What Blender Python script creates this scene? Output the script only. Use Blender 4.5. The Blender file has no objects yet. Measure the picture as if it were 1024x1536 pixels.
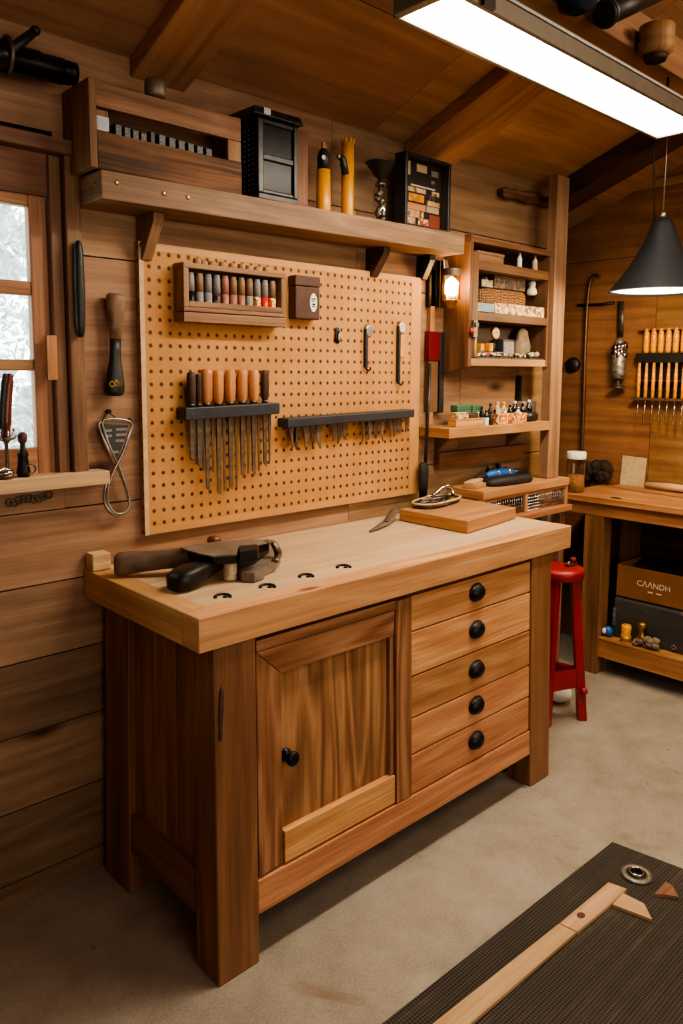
import bpy, math, random
from math import sin, cos, pi, radians as R
from mathutils import Vector as V, Matrix as MX
random.seed(7)
S = bpy.context.scene
COL = S.collection

# ------------------------------------------------------------------ camera
CAM = V((-0.9062, -2.0188, 1.4544)); YAW, PITCH, ROLL, FPX, SY = 0.7525, 0.1157, 0.0062, 1152.166, -78.34
FW = V((sin(YAW)*cos(PITCH), cos(YAW)*cos(PITCH), -sin(PITCH)))
_r = V((cos(YAW), -sin(YAW), 0)); _u = _r.cross(FW)
RT = _r*cos(ROLL)+_u*sin(ROLL); UP = _u*cos(ROLL)-_r*sin(ROLL)
cd = bpy.data.cameras.new('camera'); cam = bpy.data.objects.new('camera', cd); COL.objects.link(cam)
cd.sensor_width = 36; cd.lens = FPX*36/1536; cd.shift_y = SY/1536; cd.clip_start = .02
m3 = MX((RT, UP, -FW)).transposed(); cam.matrix_world = MX.Translation(CAM) @ m3.to_4x4()
S.camera = cam
def at(px, py, x=None, y=None, z=None):
    """real-world point seen at a measured photo position, on a known plane of the room"""
    d = FW + RT*((px-512)/FPX) - UP*((py-768-SY)/FPX)
    i, v = [(i, v) for i, v in enumerate((x, y, z)) if v is not None][0]
    return CAM + d*((v-CAM[i])/d[i])

# ------------------------------------------------------------------ materials
def lin(h):
    h = h.lstrip('#'); c = [int(h[i:i+2], 16)/255 for i in (0, 2, 4)]
    return tuple(((v/12.92) if v <= .04045 else ((v+.055)/1.055)**2.4) for v in c)+(1,)
class NT:
    def __init__(s, name):
        s.m = bpy.data.materials.new(name); s.m.use_nodes = True; s.t = s.m.node_tree; s.t.nodes.clear()
        s.out = s.n('ShaderNodeOutputMaterial')
    def n(s, typ, **kw):
        nd = s.t.nodes.new(typ)
        for k, v in kw.items():
            if k in nd.inputs.keys(): nd.inputs[k].default_value = v
            else: setattr(nd, k, v)
        return nd
    def l(s, a, b): s.t.links.new(a, b)
    def math(s, op, a, b=None):
        nd = s.n('ShaderNodeMath', operation=op)
        for i, q in enumerate((a, b)):
            if q is None: continue
            if isinstance(q, (int, float)): nd.inputs[i].default_value = q
            else: s.l(q, nd.inputs[i])
        return nd.outputs[0]
    def ramp(s, fac, stops):
        nd = s.n('ShaderNodeValToRGB'); e = nd.color_ramp.elements
        while len(e) < len(stops): e.new(.5)
        for q, (p, c) in zip(e, stops): q.position = p; q.color = c if len(c) == 4 else tuple(c)+(1,)
        s.l(fac, nd.inputs[0]); return nd.outputs[0]
    def mix(s, fac, a, b, typ='MIX'):
        nd = s.n('ShaderNodeMix', data_type='RGBA', blend_type=typ)
        for i, q in ((0, fac), (6, a), (7, b)):
            if isinstance(q, (int, float, tuple)): nd.inputs[i].default_value = q
            else: s.l(q, nd.inputs[i])
        return nd.outputs[2]
def noise(t, vec, scale, detail=4, rough=.55, dist=0):
    nd = t.n('ShaderNodeTexNoise', Scale=scale, Detail=detail, Roughness=rough, Distortion=dist)
    if vec is not None: t.l(vec, nd.inputs['Vector'])
    return nd.outputs['Fac']

def wood(name, dark, mid, light, rough=.5, rings=9, knots=.0, var=.25, stain=0., grain=.55, contrast=1.):
    t = NT(name)
    uv = t.n('ShaderNodeUVMap').outputs[0]
    rn = t.n('ShaderNodeAttribute', attribute_name='rnd').outputs['Fac']
    sp = t.n('ShaderNodeSeparateXYZ'); t.l(uv, sp.inputs[0]); u, v = sp.outputs[0], sp.outputs[1]
    off = t.math('MULTIPLY', rn, 37.7)
    def vec(su, sv):
        c = t.n('ShaderNodeCombineXYZ'); t.l(t.math('MULTIPLY', u, su), c.inputs[0]); t.l(t.math('MULTIPLY', v, sv), c.inputs[1]); t.l(off, c.inputs[2]); return c.outputs[0]
    big = noise(t, vec(.55, 4.6), 1.6, 2, .45, .2)                 # stretched field -> cathedral figure
    band = t.math('FRACT', t.math('MULTIPLY', big, rings))
    tri = t.math('ABSOLUTE', t.math('SUBTRACT', t.math('MULTIPLY', band, 2), 1))
    tri = t.math('POWER', tri, 1.6)
    fine = noise(t, vec(5, 150), 1.0, 3, .6)
    mid_n = noise(t, vec(1.1, 30), 1.0, 4, .6)
    f = t.math('ADD', t.math('MULTIPLY', tri, .24*contrast), t.math('MULTIPLY', mid_n, .74))
    col = t.ramp(f, [(.22, lin(dark)), (.50, lin(mid)), (.78, lin(light))])
    g = t.ramp(fine, [(.3, (grain, grain*.96, grain*.92, 1)), (.62, (1, 1, 1, 1))])
    col = t.mix(.8, col, g, 'MULTIPLY')
    if knots > 0:
        kv = t.n('ShaderNodeTexVoronoi', Scale=1.0, Randomness=1.0); t.l(vec(1.5, 4.0), kv.inputs['Vector'])
        dd = t.math('ADD', kv.outputs['Distance'], t.math('MULTIPLY', t.math('SUBTRACT', mid_n, .5), .06))
        k = t.ramp(dd, [(.02, (.06, .03, .015, 1)), (.05, (.42, .28, .2, 1)), (.06+.06*knots, (1, 1, 1, 1))])
        col = t.mix(1.0, col, k, 'MULTIPLY')
    tv = t.n('ShaderNodeHueSaturation')
    t.l(t.math('ADD', t.math('MULTIPLY', rn, var), 1-var/2), tv.inputs['Value'])
    t.l(t.math('ADD', t.math('MULTIPLY', t.math('FRACT', t.math('MULTIPLY', rn, 7.3)), .016), .492), tv.inputs['Hue'])
    tv.inputs['Saturation'].default_value = .90; t.l(col, tv.inputs['Color']); col = tv.outputs[0]
    if stain > 0:
        oc = t.n('ShaderNodeTexCoord').outputs['Object']
        st = t.ramp(noise(t, oc, 3.2, 5, .65), [(.32, (1-stain, 1-stain, 1-stain, 1)), (.6, (1, 1, 1, 1))])
        col = t.mix(1.0, col, st, 'MULTIPLY')
    b = t.n('ShaderNodeBsdfPrincipled'); t.l(col, b.inputs['Base Color'])
    t.l(t.math('ADD', t.math('MULTIPLY', fine, .18), rough-.09), b.inputs['Roughness'])
    b.inputs['Specular IOR Level'].default_value = .35
    bp = t.n('ShaderNodeBump', Strength=.25, Distance=.002); t.l(t.math('ADD', fine, mid_n), bp.inputs['Height']); t.l(bp.outputs[0], b.inputs['Normal'])
    t.l(b.outputs[0], t.out.inputs[0]); return t.m

def pm(name, c, rough=.5, metal=0., var=.25, scale=30, c2=None, bump=0., spec=.5, emit=0):
    t = NT(name); oc = t.n('ShaderNodeTexCoord').outputs['Object']
    n = noise(t, oc, scale, 4, .6)
    a = lin(c); b2 = lin(c2) if c2 else tuple(q*(1-var) for q in a[:3])+(1,)
    col = t.ramp(n, [(.35, b2), (.65, a)])
    b = t.n('ShaderNodeBsdfPrincipled', Metallic=metal); t.l(col, b.inputs['Base Color'])
    t.l(t.math('ADD', t.math('MULTIPLY', n, .2), rough-.1), b.inputs['Roughness'])
    b.inputs['Specular IOR Level'].default_value = spec
    if bump:
        bp = t.n('ShaderNodeBump', Strength=bump, Distance=.003); t.l(n, bp.inputs['Height']); t.l(bp.outputs[0], b.inputs['Normal'])
    if emit:
        t.l(col, b.inputs['Emission Color']); b.inputs['Emission Strength'].default_value = emit
    t.l(b.outputs[0], t.out.inputs[0]); return t.m
def glow(name, c, s):
    t = NT(name); e = t.n('ShaderNodeEmission', Strength=s); n = noise(t, t.n('ShaderNodeTexCoord').outputs['Object'], 2)
    a = lin(c); t.l(t.ramp(n, [(0, tuple(q*.94 for q in a[:3])+(1,)), (1, a)]), e.inputs[0]); t.l(e.outputs[0], t.out.inputs[0]); return t.m
def glass(name, tint='#ffffff', gl=.12, rough=.02, fk=.5):
    t = NT(name); tr = t.n('ShaderNodeBsdfTransparent'); g = t.n('ShaderNodeBsdfGlossy', Roughness=rough)
    n = noise(t, t.n('ShaderNodeTexCoord').outputs['Object'], 4)
    a = lin(tint); t.l(t.ramp(n, [(0, tuple(q*.95 for q in a[:3])+(1,)), (1, a)]), tr.inputs[0])
    lw = t.n('ShaderNodeLayerWeight', Blend=.35); mx = t.n('ShaderNodeMixShader')
    t.l(t.math('ADD', t.math('MULTIPLY', lw.outputs['Facing'], fk), gl*.3), mx.inputs[0]); t.l(tr.outputs[0], mx.inputs[1]); t.l(g.outputs[0], mx.inputs[2]); t.l(mx.outputs[0], t.out.inputs[0]); return t.m

W = {}
W['wall'] = wood('wall_planks', '#7c5938', '#9c744c', '#b48c62', .62, 6, .8, .42, .2, .75, .8)
W['wallr'] = wood('right_wall_ply', '#7c4e24', '#a06b34', '#b37d42', .6, 4, .3, .2, .35, .85, .6)
W['ceil'] = wood('ceiling_boards', '#8a6038', '#a87a4a', '#bb8e5c', .6, 5, .6, .3, .12, .9, .6)
W['beam'] = wood('rafter_wood', '#7c5330', '#a0723f', '#b6864e', .55, 5, .2, .2, 0, .8, .8)
W['darkwood'] = wood('dark_shade_wood', '#2c1810', '#45281a', '#573422', .6, 5, 0, .2)  # dark wood; also stands for shade on the corner rafter and cabinet back
W['trim'] = wood('window_trim_wood', '#6b4528', '#8a5d38', '#a27348', .55, 5, .1, .3)
W['sash'] = wood('sash_wood', '#8a572c', '#a97240', '#bf8a55', .5, 5, 0, .2)
W['shelf'] = wood('shelf_wood', '#6a492e', '#8c6441', '#a27a54', .6, 5, .2, .15, .2)
W['crate'] = wood('rough_crate_wood', '#3d2413', '#7d4f2a', '#a36d3d', .75, 7, .3, .3, .5, .4)
W['crate2'] = wood('crate_board', '#76502f', '#946640', '#a8784e', .65, 5, .3, .2, .2)
W['top'] = wood('pale_bench_top', '#b98f63', '#cba57c', '#d8b692', .5, 3, 0, .06, .08, .8, .6)
W['edge'] = wood('bench_edge_oak', '#b5793c', '#cf9452', '#dcaa6c', .45, 5, .25, .12, .12, .7, .8)
W['front'] = wood('drawer_oak', '#a8672f', '#ca8848', '#db9f60', .42, 7, .1, .40, .1, .6)
W['leg'] = wood('leg_walnut_stain', '#603a1c', '#84532a', '#996638', .42, 4, .05, .12, .1, .7)
W['door'] = wood('door_walnut', '#67401f', '#95612f', '#b07b46', .45, 9, .1, .25, .1, .6, 2.0)
W['side'] = wood('side_planks', '#6b4220', '#94602f', '#a9743f', .5, 5, 0, .45, .1, .6)
W['oak'] = wood('plain_oak', '#98632c', '#b37a40', '#c29056', .5, 5, .1, .2, .08, .7)
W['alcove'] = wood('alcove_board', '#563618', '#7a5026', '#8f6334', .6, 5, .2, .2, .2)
W['rack'] = wood('rack_walnut', '#6c4729', '#93653c', '#a87a4e', .5, 5, 0, .15)
W['pale'] = wood('pale_pine', '#b98e5c', '#cfa775', '#dcb98a', .55, 5, .1, .15, .05, .75)
W['rbench'] = wood('side_bench_wood', '#8a5522', '#b37534', '#c68c48', .5, 5, .2, .2, .15, .6)
W['cherry'] = wood('orange_handle_wood', '#a8611f', '#c87f34', '#d9984c', .4, 4, 0, .15, 0, .8)
W['dkhandle'] = wood('dark_handle_wood', '#2f1c12', '#4a2f20', '#5c3d2a', .5, 4, 0, .2)
BLK = pm('black_plastic', '#1b1a19', .45, 0, .3); RUB = pm('black_rubber', '#161514', .65, 0, .3)
DKM = pm('dark_iron', '#2b2826', .42, .7, .4, 40, bump=.2); BAR = pm('painted_rail', '#34353a', .5, .2, .2)
STL = pm('brushed_steel', '#b9b4ab', .32, .95, .3, 60); AGED = pm('aged_steel', '#75695c', .45, .85, .45, 35, bump=.2)
BLADE = pm('blade_steel', '#8f7f6d', .38, .8, .35, 50); CHR = pm('chrome', '#dcdad6', .15, 1, .1)
BRASS = pm('brass', '#b8893e', .35, .9, .3); RED = pm('red_paint', '#94191d', .38, 0, .3, 18); DRED = pm('dark_red_plastic', '#6d1016', .45)
YEL = pm('yellow_plastic', '#e39a12', .35, 0, .15, 12); AMB = pm('amber_plastic', '#e39428', .28, 0, .3, 25, emit=.05)  # amber plastic emits a little by itself; glow added, no lamp inside
WHT = pm('white_plastic', '#e4ddd0', .5, 0, .08); CRM = pm('cream_card', '#cbb083', .7, 0, .25, 50); TXT = pm('pale_print', '#d9cdb5', .6, 0, .1)
BRN = pm('brown_leather_tin', '#4c2b18', .5, 0, .3, 25, bump=.15); CARD = pm('brown_carton', '#7d4f22', .7, 0, .2, 8); GREY = pm('charcoal_case', '#3b3936', .5, 0, .25, 6)
BLUE = pm('blue_plastic', '#1e5ba8', .4, 0, .3); DBLUE = pm('dark_blue_plastic', '#16263d', .4, 0, .3); GRN = pm('green_tin', '#3e6a4c', .5, 0, .35, 40)
STONE = pm('rough_stone', '#8d7a62', .9, 0, .5, 30, bump=.6); WICK = None
GOLD = pm('gold_print', '#c79a3f', .4, .6, .2); NBLK = pm('near_black', '#0d0b0a', .8, 0, .2)
CORK = pm('cork', '#b58a5c', .8, 0, .35, 60); TOOL = pm('worn_tool_iron', '#85766a', .42, .25, .5, 14, c2='#5a4e44', bump=.2); TOOLW = pm('worn_tool_wood', '#705a4a', .5, 0, .45, 14, c2='#463629', bump=.2)
GLS = glass('clear_glass'); WGL = glass('window_glass', '#f4f8f6', .1); DGL = glass('smoked_glass', '#6a6660', .25, .05, .3); LPG = glass('lantern_pane', '#4a4946', .03, .25, .06); LGL = glass('lamp_glass', '#fff0d8', .25)
FOIL = pm('crumpled_foil', '#a89c8a', .35, .8, .7, 60, c2='#3a3028', bump=.9)
PINK = pm('pink_print', '#b0705c', .5, 0, .4, 90); REDV = pm('red_vial', '#d8231c', .35, 0, .1); GRYV = pm('grey_print', '#8f8a84', .5, 0, .4, 90)
WOODV = pm('tan_cap', '#8d6b4b', .6, 0, .35, 60); ORG = pm('orange_speckle', '#d98a3a', .6, 0, .6, 70, c2='#e8d2a0')
PAPER = pm('paper_label', '#dedad0', .7, 0, .35, 160)

def wicker():
    t = NT('woven_cane'); oc = t.n('ShaderNodeTexCoord').outputs['Object']
    w1 = t.n('ShaderNodeTexWave', Scale=38, Distortion=6, bands_direction='X'); w2 = t.n('ShaderNodeTexWave', Scale=30, Distortion=7, bands_direction='Z')
    for w in (w1, w2): t.l(oc, w.inputs['Vector'])
    f = t.math('MULTIPLY', w1.outputs['Fac'], w2.outputs['Fac'])
    b = t.n('ShaderNodeBsdfPrincipled', Roughness=.7); t.l(t.ramp(f, [(.1, lin('#4a2c12')), (.6, lin('#c58b48'))]), b.inputs['Base Color'])
    bp = t.n('ShaderNodeBump', Strength=.8, Distance=.004); t.l(f, bp.inputs['Height']); t.l(bp.outputs[0], b.inputs['Normal']); t.l(b.outputs[0], t.out.inputs[0]); return t.m
WICK = wicker()
def speck(name, cs, scale):
    t = NT(name); oc = t.n('ShaderNodeTexCoord').outputs['Object']; v = t.n('ShaderNodeTexVoronoi', Scale=scale); t.l(oc, v.inputs['Vector'])
    sx = t.n('ShaderNodeSeparateColor'); t.l(v.outputs['Color'], sx.inputs[0])
    nd = t.ramp(sx.outputs[0], [(i/len(cs), lin(c)) for i, c in enumerate(cs)]); nd.node.color_ramp.interpolation = 'CONSTANT'
    b = t.n('ShaderNodeBsdfPrincipled', Roughness=.5); t.l(nd, b.inputs['Base Color'])
    bp = t.n('ShaderNodeBump', Strength=.7, Distance=.004); t.l(v.outputs['Distance'], bp.inputs['Height']); t.l(bp.outputs[0], b.inputs['Normal']); t.l(b.outputs[0], t.out.inputs[0]); return t.m
BEADS = speck('mixed_beads', ['#d9c9a0', '#c23a1e', '#e8a13a', '#7d4a2a', '#efe6d0', '#4a4038'], 90)
BEADS2 = speck('grey_bits', ['#8a8074', '#3a342e', '#c9bda6', '#5a4d40', '#a08a66'], 90)
CARTON = speck('speckled_carton', ['#d9853a', '#e8cf9a', '#b5561e', '#e0a055', '#8a4a20'], 110)
PRINT = speck('printed_carton', ['#d2ae7c', '#c9a06a', '#e2c79a', '#b98c58', '#7c5632'], 60)
DPRINT = speck('dark_printed_carton', ['#3a2a20', '#54402f', '#2a1d16', '#6a5640', '#45281c'], 80)

def concrete():
    t = NT('concrete_floor'); oc = t.n('ShaderNodeTexCoord').outputs['Object']
    a = noise(t, oc, 1.3, 6, .6); b_ = noise(t, oc, 9, 6, .65); c = noise(t, oc, 140, 3, .6)
    f = t.math('ADD', t.math('ADD', t.math('MULTIPLY', a, .36), t.math('MULTIPLY', b_, .34)), t.math('MULTIPLY', c, .3))
    col = t.ramp(f, [(.34, lin('#75695a')), (.5, lin('#968a7a')), (.66, lin('#aca08f'))])
    st = t.ramp(noise(t, oc, 3.1, 4, .7, .6), [(.60, (1, 1, 1, 1)), (.72, (.74, .62, .52, 1))]); col = t.mix(1., col, st, 'MULTIPLY')
    v = t.n('ShaderNodeTexVoronoi', Scale=6); t.l(oc, v.inputs['Vector'])
    sp = t.ramp(v.outputs['Distance'], [(.025, (.3, .2, .15, 1)), (.06, (1, 1, 1, 1))]); col = t.mix(.8, col, sp, 'MULTIPLY')
    b = t.n('ShaderNodeBsdfPrincipled'); t.l(col, b.inputs['Base Color']); t.l(t.math('ADD', t.math('MULTIPLY', b_, .3), .5), b.inputs['Roughness'])
    bp = t.n('ShaderNodeBump', Strength=.2, Distance=.003); t.l(c, bp.inputs['Height']); t.l(bp.outputs[0], b.inputs['Normal']); t.l(b.outputs[0], t.out.inputs[0]); return t.m
CONC = concrete()
def pegmat():
    t = NT('pegboard_hardboard'); uv = t.n('ShaderNodeUVMap').outputs[0]; sp = t.n('ShaderNodeSeparateXYZ'); t.l(uv, sp.inputs[0])
    oc = t.n('ShaderNodeTexCoord').outputs['Object']
    def cell(o, s): return t.math('SUBTRACT', t.math('FRACT', t.math('DIVIDE', o, s)), .5)
    du = t.math('MULTIPLY', cell(sp.outputs[0], .0325), .0325); dv = t.math('MULTIPLY', cell(sp.outputs[1], .037), .037)
    d = t.math('SQRT', t.math('ADD', t.math('POWER', du, 2), t.math('POWER', dv, 2)))
    n = noise(t, oc, 5, 5, .6); n2 = noise(t, oc, 120, 2)
    col = t.ramp(t.math('ADD', t.math('MULTIPLY', n, .7), t.math('MULTIPLY', n2, .3)), [(.35, lin('#a9743f')), (.65, lin('#c08b52'))])
    hole = t.ramp(d, [(.0037, (.025, .015, .01, 1)), (.0047, (1, 1, 1, 1)), (.0065, (1, 1, 1, 1))])
    col = t.mix(1., col, hole, 'MULTIPLY')
    b = t.n('ShaderNodeBsdfPrincipled', Roughness=.6); t.l(col, b.inputs['Base Color']); b.inputs['Specular IOR Level'].default_value = .25
    bp = t.n('ShaderNodeBump', Strength=.6, Distance=.004); t.l(t.ramp(d, [(.0038, (0, 0, 0, 1)), (.006, (1, 1, 1, 1))]), bp.inputs['Height']); t.l(bp.outputs[0], b.inputs['Normal'])
    t.l(b.outputs[0], t.out.inputs[0]); return t.m
PEG = pegmat()
def matmat():
    t = NT('woven_rubber_mat'); uv = t.n('ShaderNodeUVMap').outputs[0]; sp = t.n('ShaderNodeSeparateXYZ'); t.l(uv, sp.inputs[0])
    oc = t.n('ShaderNodeTexCoord').outputs['Object']
    def cell(o, s): return t.math('ABSOLUTE', t.math('SUBTRACT', t.math('FRACT', t.math('DIVIDE', o, s)), .5))
    a = cell(sp.outputs[0], .0085); b_ = cell(sp.outputs[1], .0085)
    grid = t.math('MAXIMUM', a, b_)
    c = t.n('ShaderNodeCombineXYZ'); t.l(t.math('MULTIPLY', sp.outputs[0], 2.), c.inputs[0]); t.l(t.math('MULTIPLY', sp.outputs[1], 70), c.inputs[1])
    streak = noise(t, c.outputs[0], 1, 3, .6); big = noise(t, oc, 4, 4, .6)
    base = t.ramp(t.math('ADD', t.math('MULTIPLY', streak, .6), t.math('MULTIPLY', big, .4)), [(.35, lin('#1f1c1a')), (.55, lin('#322d29')), (.72, lin('#5a5045'))])
    col = t.mix(t.ramp(grid, [(.39, (0, 0, 0, 1)), (.46, (.6, .6, .6, 1))]), base, lin('#6f6454'))
    b = t.n('ShaderNodeBsdfPrincipled', Roughness=.75); t.l(col, b.inputs['Base Color']); b.inputs['Specular IOR Level'].default_value = .2
    bp = t.n('ShaderNodeBump', Strength=.5, Distance=.002); t.l(grid, bp.inputs['Height']); t.l(bp.outputs[0], b.inputs['Normal']); t.l(b.outputs[0], t.out.inputs[0]); return t.m
MATM = matmat()
def wiremesh_mat(): return AGED

# ------------------------------------------------------------------ mesh builder
class MB:
    def __init__(s, M=None): s.v = []; s.f = []; s.uv = []; s.r = []; s.sm = []; s.M = M
    def _a(s, p):
        p = V(p); s.v.append(s.M @ p if s.M else p); return len(s.v)-1
    def face(s, idx, uv, r, sm=False): s.f.append(idx); s.uv.append(uv); s.r.append(r); s.sm.append(sm)
    def hexa(s, c, g=0, r=None):
        """8 corners: bottom ring 0-3 (x0y0,x1y0,x1y1,x0y1), top ring 4-7"""
        r = random.random() if r is None else r; c = [V(q) for q in c]; i = [s._a(q) for q in c]
        for q in ((0, 3, 2, 1), (4, 5, 6, 7), (0, 1, 5, 4), (1, 2, 6, 5), (2, 3, 7, 6), (3, 0, 4, 7)):
            pts = [c[k] for k in q]; n = (pts[1]-pts[0]).cross(pts[3]-pts[0]); ax = max(range(3), key=lambda k: abs(n[k]))
            o = [k for k in range(3) if k != ax]
            if g in o: ua, va = g, [k for k in o if k != g][0]
            else: ua, va = o
            s.face([i[k] for k in q], [(p[ua], p[va]+.31*ax) for p in pts], r)
        return s
    def box(s, x0, x1, y0, y1, z0, z1, g=None, r=None):
        if g is None: g = max(range(3), key=lambda k: (abs(x1-x0), abs(y1-y0), abs(z1-z0))[k])
        return s.hexa([(x0, y0, z0), (x1, y0, z0), (x1, y1, z0), (x0, y1, z0), (x0, y0, z1), (x1, y0, z1), (x1, y1, z1), (x0, y1, z1)], g, r)
    def prism(s, bot, top, r=None, sm=False):
        """two matching rings of 3-D points"""
        r = random.random() if r is None else r; bot = [V(p) for p in bot]; top = [V(p) for p in top]; n = len(bot)
        a = [s._a(p) for p in bot]; b = [s._a(p) for p in top]
        nn = (bot[1]-bot[0]).cross(bot[2]-bot[0])
        ax = max(range(3), key=lambda k: abs(nn[k])); o = [k for k in range(3) if k != ax]
        L = [max(p[k] for p in bot)-min(p[k] for p in bot) for k in range(3)]
        if L[o[1]] > L[o[0]]: o.reverse()
        s.face(a[::-1], [(p[o[0]], p[o[1]]) for p in bot[::-1]], r); s.face(b, [(p[o[0]], p[o[1]]) for p in top], r)
        d = 0
        for k in range(n):
            j = (k+1) % n; e = (bot[j]-bot[k]).length
            s.face([a[k], a[j], b[j], b[k]], [(d, 0), (d+e, 0), (d+e, (top[j]-bot[j]).length), (d, (top[k]-bot[k]).length)], r, sm); d += e
        return s
    def rings(s, rs, r=None, sm=True, cap=True, close=False):
        r = random.random() if r is None else r; n = len(rs[0]); I = [[s._a(p) for p in q] for q in rs]; d = 0
        pairs = list(range(len(rs)-1))+([len(rs)-1] if close else [])
        for k in pairs:
            k2 = (k+1) % len(rs); e = max((V(rs[k2][0])-V(rs[k][0])).length, 1e-4)
            for q in range(n):
                w = (q+1) % n
                s.face([I[k][q], I[k][w], I[k2][w], I[k2][q]], [(d, q*.02), (d, (q+1)*.02), (d+e, (q+1)*.02), (d+e, q*.02)], r, sm)
            d += e
        if cap and not close:
            s.face(I[0][::-1], [(p[0], p[1]) for p in map(V, rs[0][::-1])], r); s.face(I[-1], [(p[0], p[1]) for p in map(V, rs[-1])], r)
        return s
    def tube(s, pts, rad, n=10, r=None, closed=False, sx=1, flat=None, cap=True):
        """swept tube; rad number or list; flat=(axis vector, factor) squashes the section"""
        pts = [V(p) for p in pts]; m = len(pts); rads = rad if isinstance(rad, (list, tuple)) else [rad]*m; rs = []
        ref = None
        for k in range(m):
            if closed: t = pts[(k+1) % m]-pts[k-1]
            else: t = pts[min(k+1, m-1)]-pts[max(k-1, 0)]
            t = t.normalized() if t.length else V((0, 0, 1))
            if ref is None: ref = V((0, 0, 1)) if abs(t.z) < .9 else V((1, 0, 0))
            a = ref-t*ref.dot(t); a = a.normalized() if a.length > 1e-6 else t.orthogonal().normalized(); b = t.cross(a); ref = a
            ring = []
            for q in range(n):
                o = (a*cos(2*pi*q/n)+b*sin(2*pi*q/n))*rads[k]
                if flat: ax = V(flat[0]); o = o-ax*(o.dot(ax)*(1-flat[1]))
                ring.append(pts[k]+o)
            rs.append(ring)
        return s.rings(rs, r, cap=cap, close=closed)
    def lathe(s, prof, c=(0, 0, 0), n=20, axis=(0, 0, 1), r=None, sx=1, sy=1, cap=True):
        c = V(c); ax = V(axis).normalized(); a = V((1, 0, 0)) if abs(ax.x) < .9 else V((0, 1, 0)); a = (a-ax*a.dot(ax)).normalized(); b = ax.cross(a)
        return s.rings([[c+ax*z+a*(cos(2*pi*q/n)*rr*sx)+b*(sin(2*pi*q/n)*rr*sy) for q in range(n)] for rr, z in prof], r, cap=cap)
    def ell(s, c, rx, ry, rz, n=14, m=8, r=None, jit=0):
        pr = [(max(sin(pi*k/m), .02), -cos(pi*k/m)) for k in range(m+1)]; c = V(c)
        rs = [[c+V((cos(2*pi*q/n)*a*rx*(1+random.uniform(-jit, jit)), sin(2*pi*q/n)*a*ry*(1+random.uniform(-jit, jit)), h*rz*(1+random.uniform(-jit, jit)))) for q in range(n)] for a, h in pr]
        return s.rings(rs, r)
    def torus(s, c, Ra, ra, axis=(0, 0, 1), n=24, m=8, sx=1, sy=1, a0=0, a1=2*pi):
        ax = V(axis).normalized(); a = V((1, 0, 0)) if abs(ax.x) < .9 else V((0, 1, 0)); a = (a-ax*a.dot(ax)).normalized(); b = ax.cross(a); c = V(c)
        full = abs(a1-a0-2*pi) < 1e-6; k = n if full else n+1
        return s.tube([c+a*(cos(a0+(a1-a0)*q/n)*Ra*sx)+b*(sin(a0+(a1-a0)*q/n)*Ra*sy) for q in range(k)], ra, m, closed=full)
    def build(s, name, mat, parent=None, bevel=0, seg=2, deform=None):
        if deform: s.v = [V(deform(p)) for p in s.v]
        base = WL.get(parent.name, V((0, 0, 0))) if parent else V(((min(p.x for p in s.v)+max(p.x for p in s.v))/2, (min(p.y for p in s.v)+max(p.y for p in s.v))/2, min(p.z for p in s.v)))
        me = bpy.data.meshes.new(name); me.from_pydata([tuple(p-base) for p in s.v], [], s.f)
        ul = me.uv_layers.new(name='UVMap'); k = 0
        for u in s.uv:
            for q in u: ul.data[k].uv = q; k += 1
        at_ = me.attributes.new('rnd', 'FLOAT', 'FACE'); at_.data.foreach_set('value', s.r)
        me.polygons.foreach_set('use_smooth', s.sm); me.materials.append(mat); me.update()
        o = bpy.data.objects.new(name, me); COL.objects.link(o)
        if parent: o.parent = parent; WL[o.name] = base
        else: o.location = base; WL[o.name] = base
        if bevel:
            b = o.modifiers.new('bevel', 'BEVEL'); b.width = bevel; b.segments = seg; b.limit_method = 'ANGLE'; b.angle_limit = R(35); b.harden_normals = False
        return o
WL = {}
def tag(o, label, cat, group=None, kind=None):
    o['label'] = label; o['category'] = cat
    if group: o['group'] = group
    if kind: o['kind'] = kind
    return o
def thing(name, label, cat, loc, group=None):
    o = bpy.data.objects.new(name, None); COL.objects.link(o); o.location = loc; o.empty_display_size = .05; WL[o.name] = V(loc); return tag(o, label, cat, group)
def struct(o, label=None, cat=None):
    o['kind'] = 'structure'
    if label: o['label'] = label
    if cat: o['category'] = cat
    return o
def copy_tree(o, loc=None, parent=None):
    c = o.copy(); COL.objects.link(c)
    if parent: c.parent = parent
    if loc is not None: c.location = loc; WL[c.name] = V(loc)
    for ch in list(o.children): copy_tree(ch, None, c)
    return c
def text_mb(body, size, M, parent, mat, name='lettering', ext=.0006):
    cu = bpy.data.curves.new('t', 'FONT'); cu.body = body; cu.size = size; cu.extrude = ext; cu.align_x = 'CENTER'
    o = bpy.data.objects.new('t', cu); COL.objects.link(o); bpy.context.view_layer.update()
    me = bpy.data.meshes.new_from_object(o.evaluated_get(bpy.context.evaluated_depsgraph_get())); bpy.data.objects.remove(o)
    m = MB(M)
    for p in me.polygons: m.face([m._a(me.vertices[i].co) for i in p.vertices], [(0, 0)]*len(p.vertices), .5)
    return m.build(name, mat, parent)
ORD = ['first', 'second', 'third', 'fourth', 'fifth', 'sixth', 'seventh', 'eighth', 'ninth', 'tenth', 'eleventh', 'twelfth', 'thirteenth', 'fourteenth', 'fifteenth', 'sixteenth', 'seventeenth', 'eighteenth']
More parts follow.
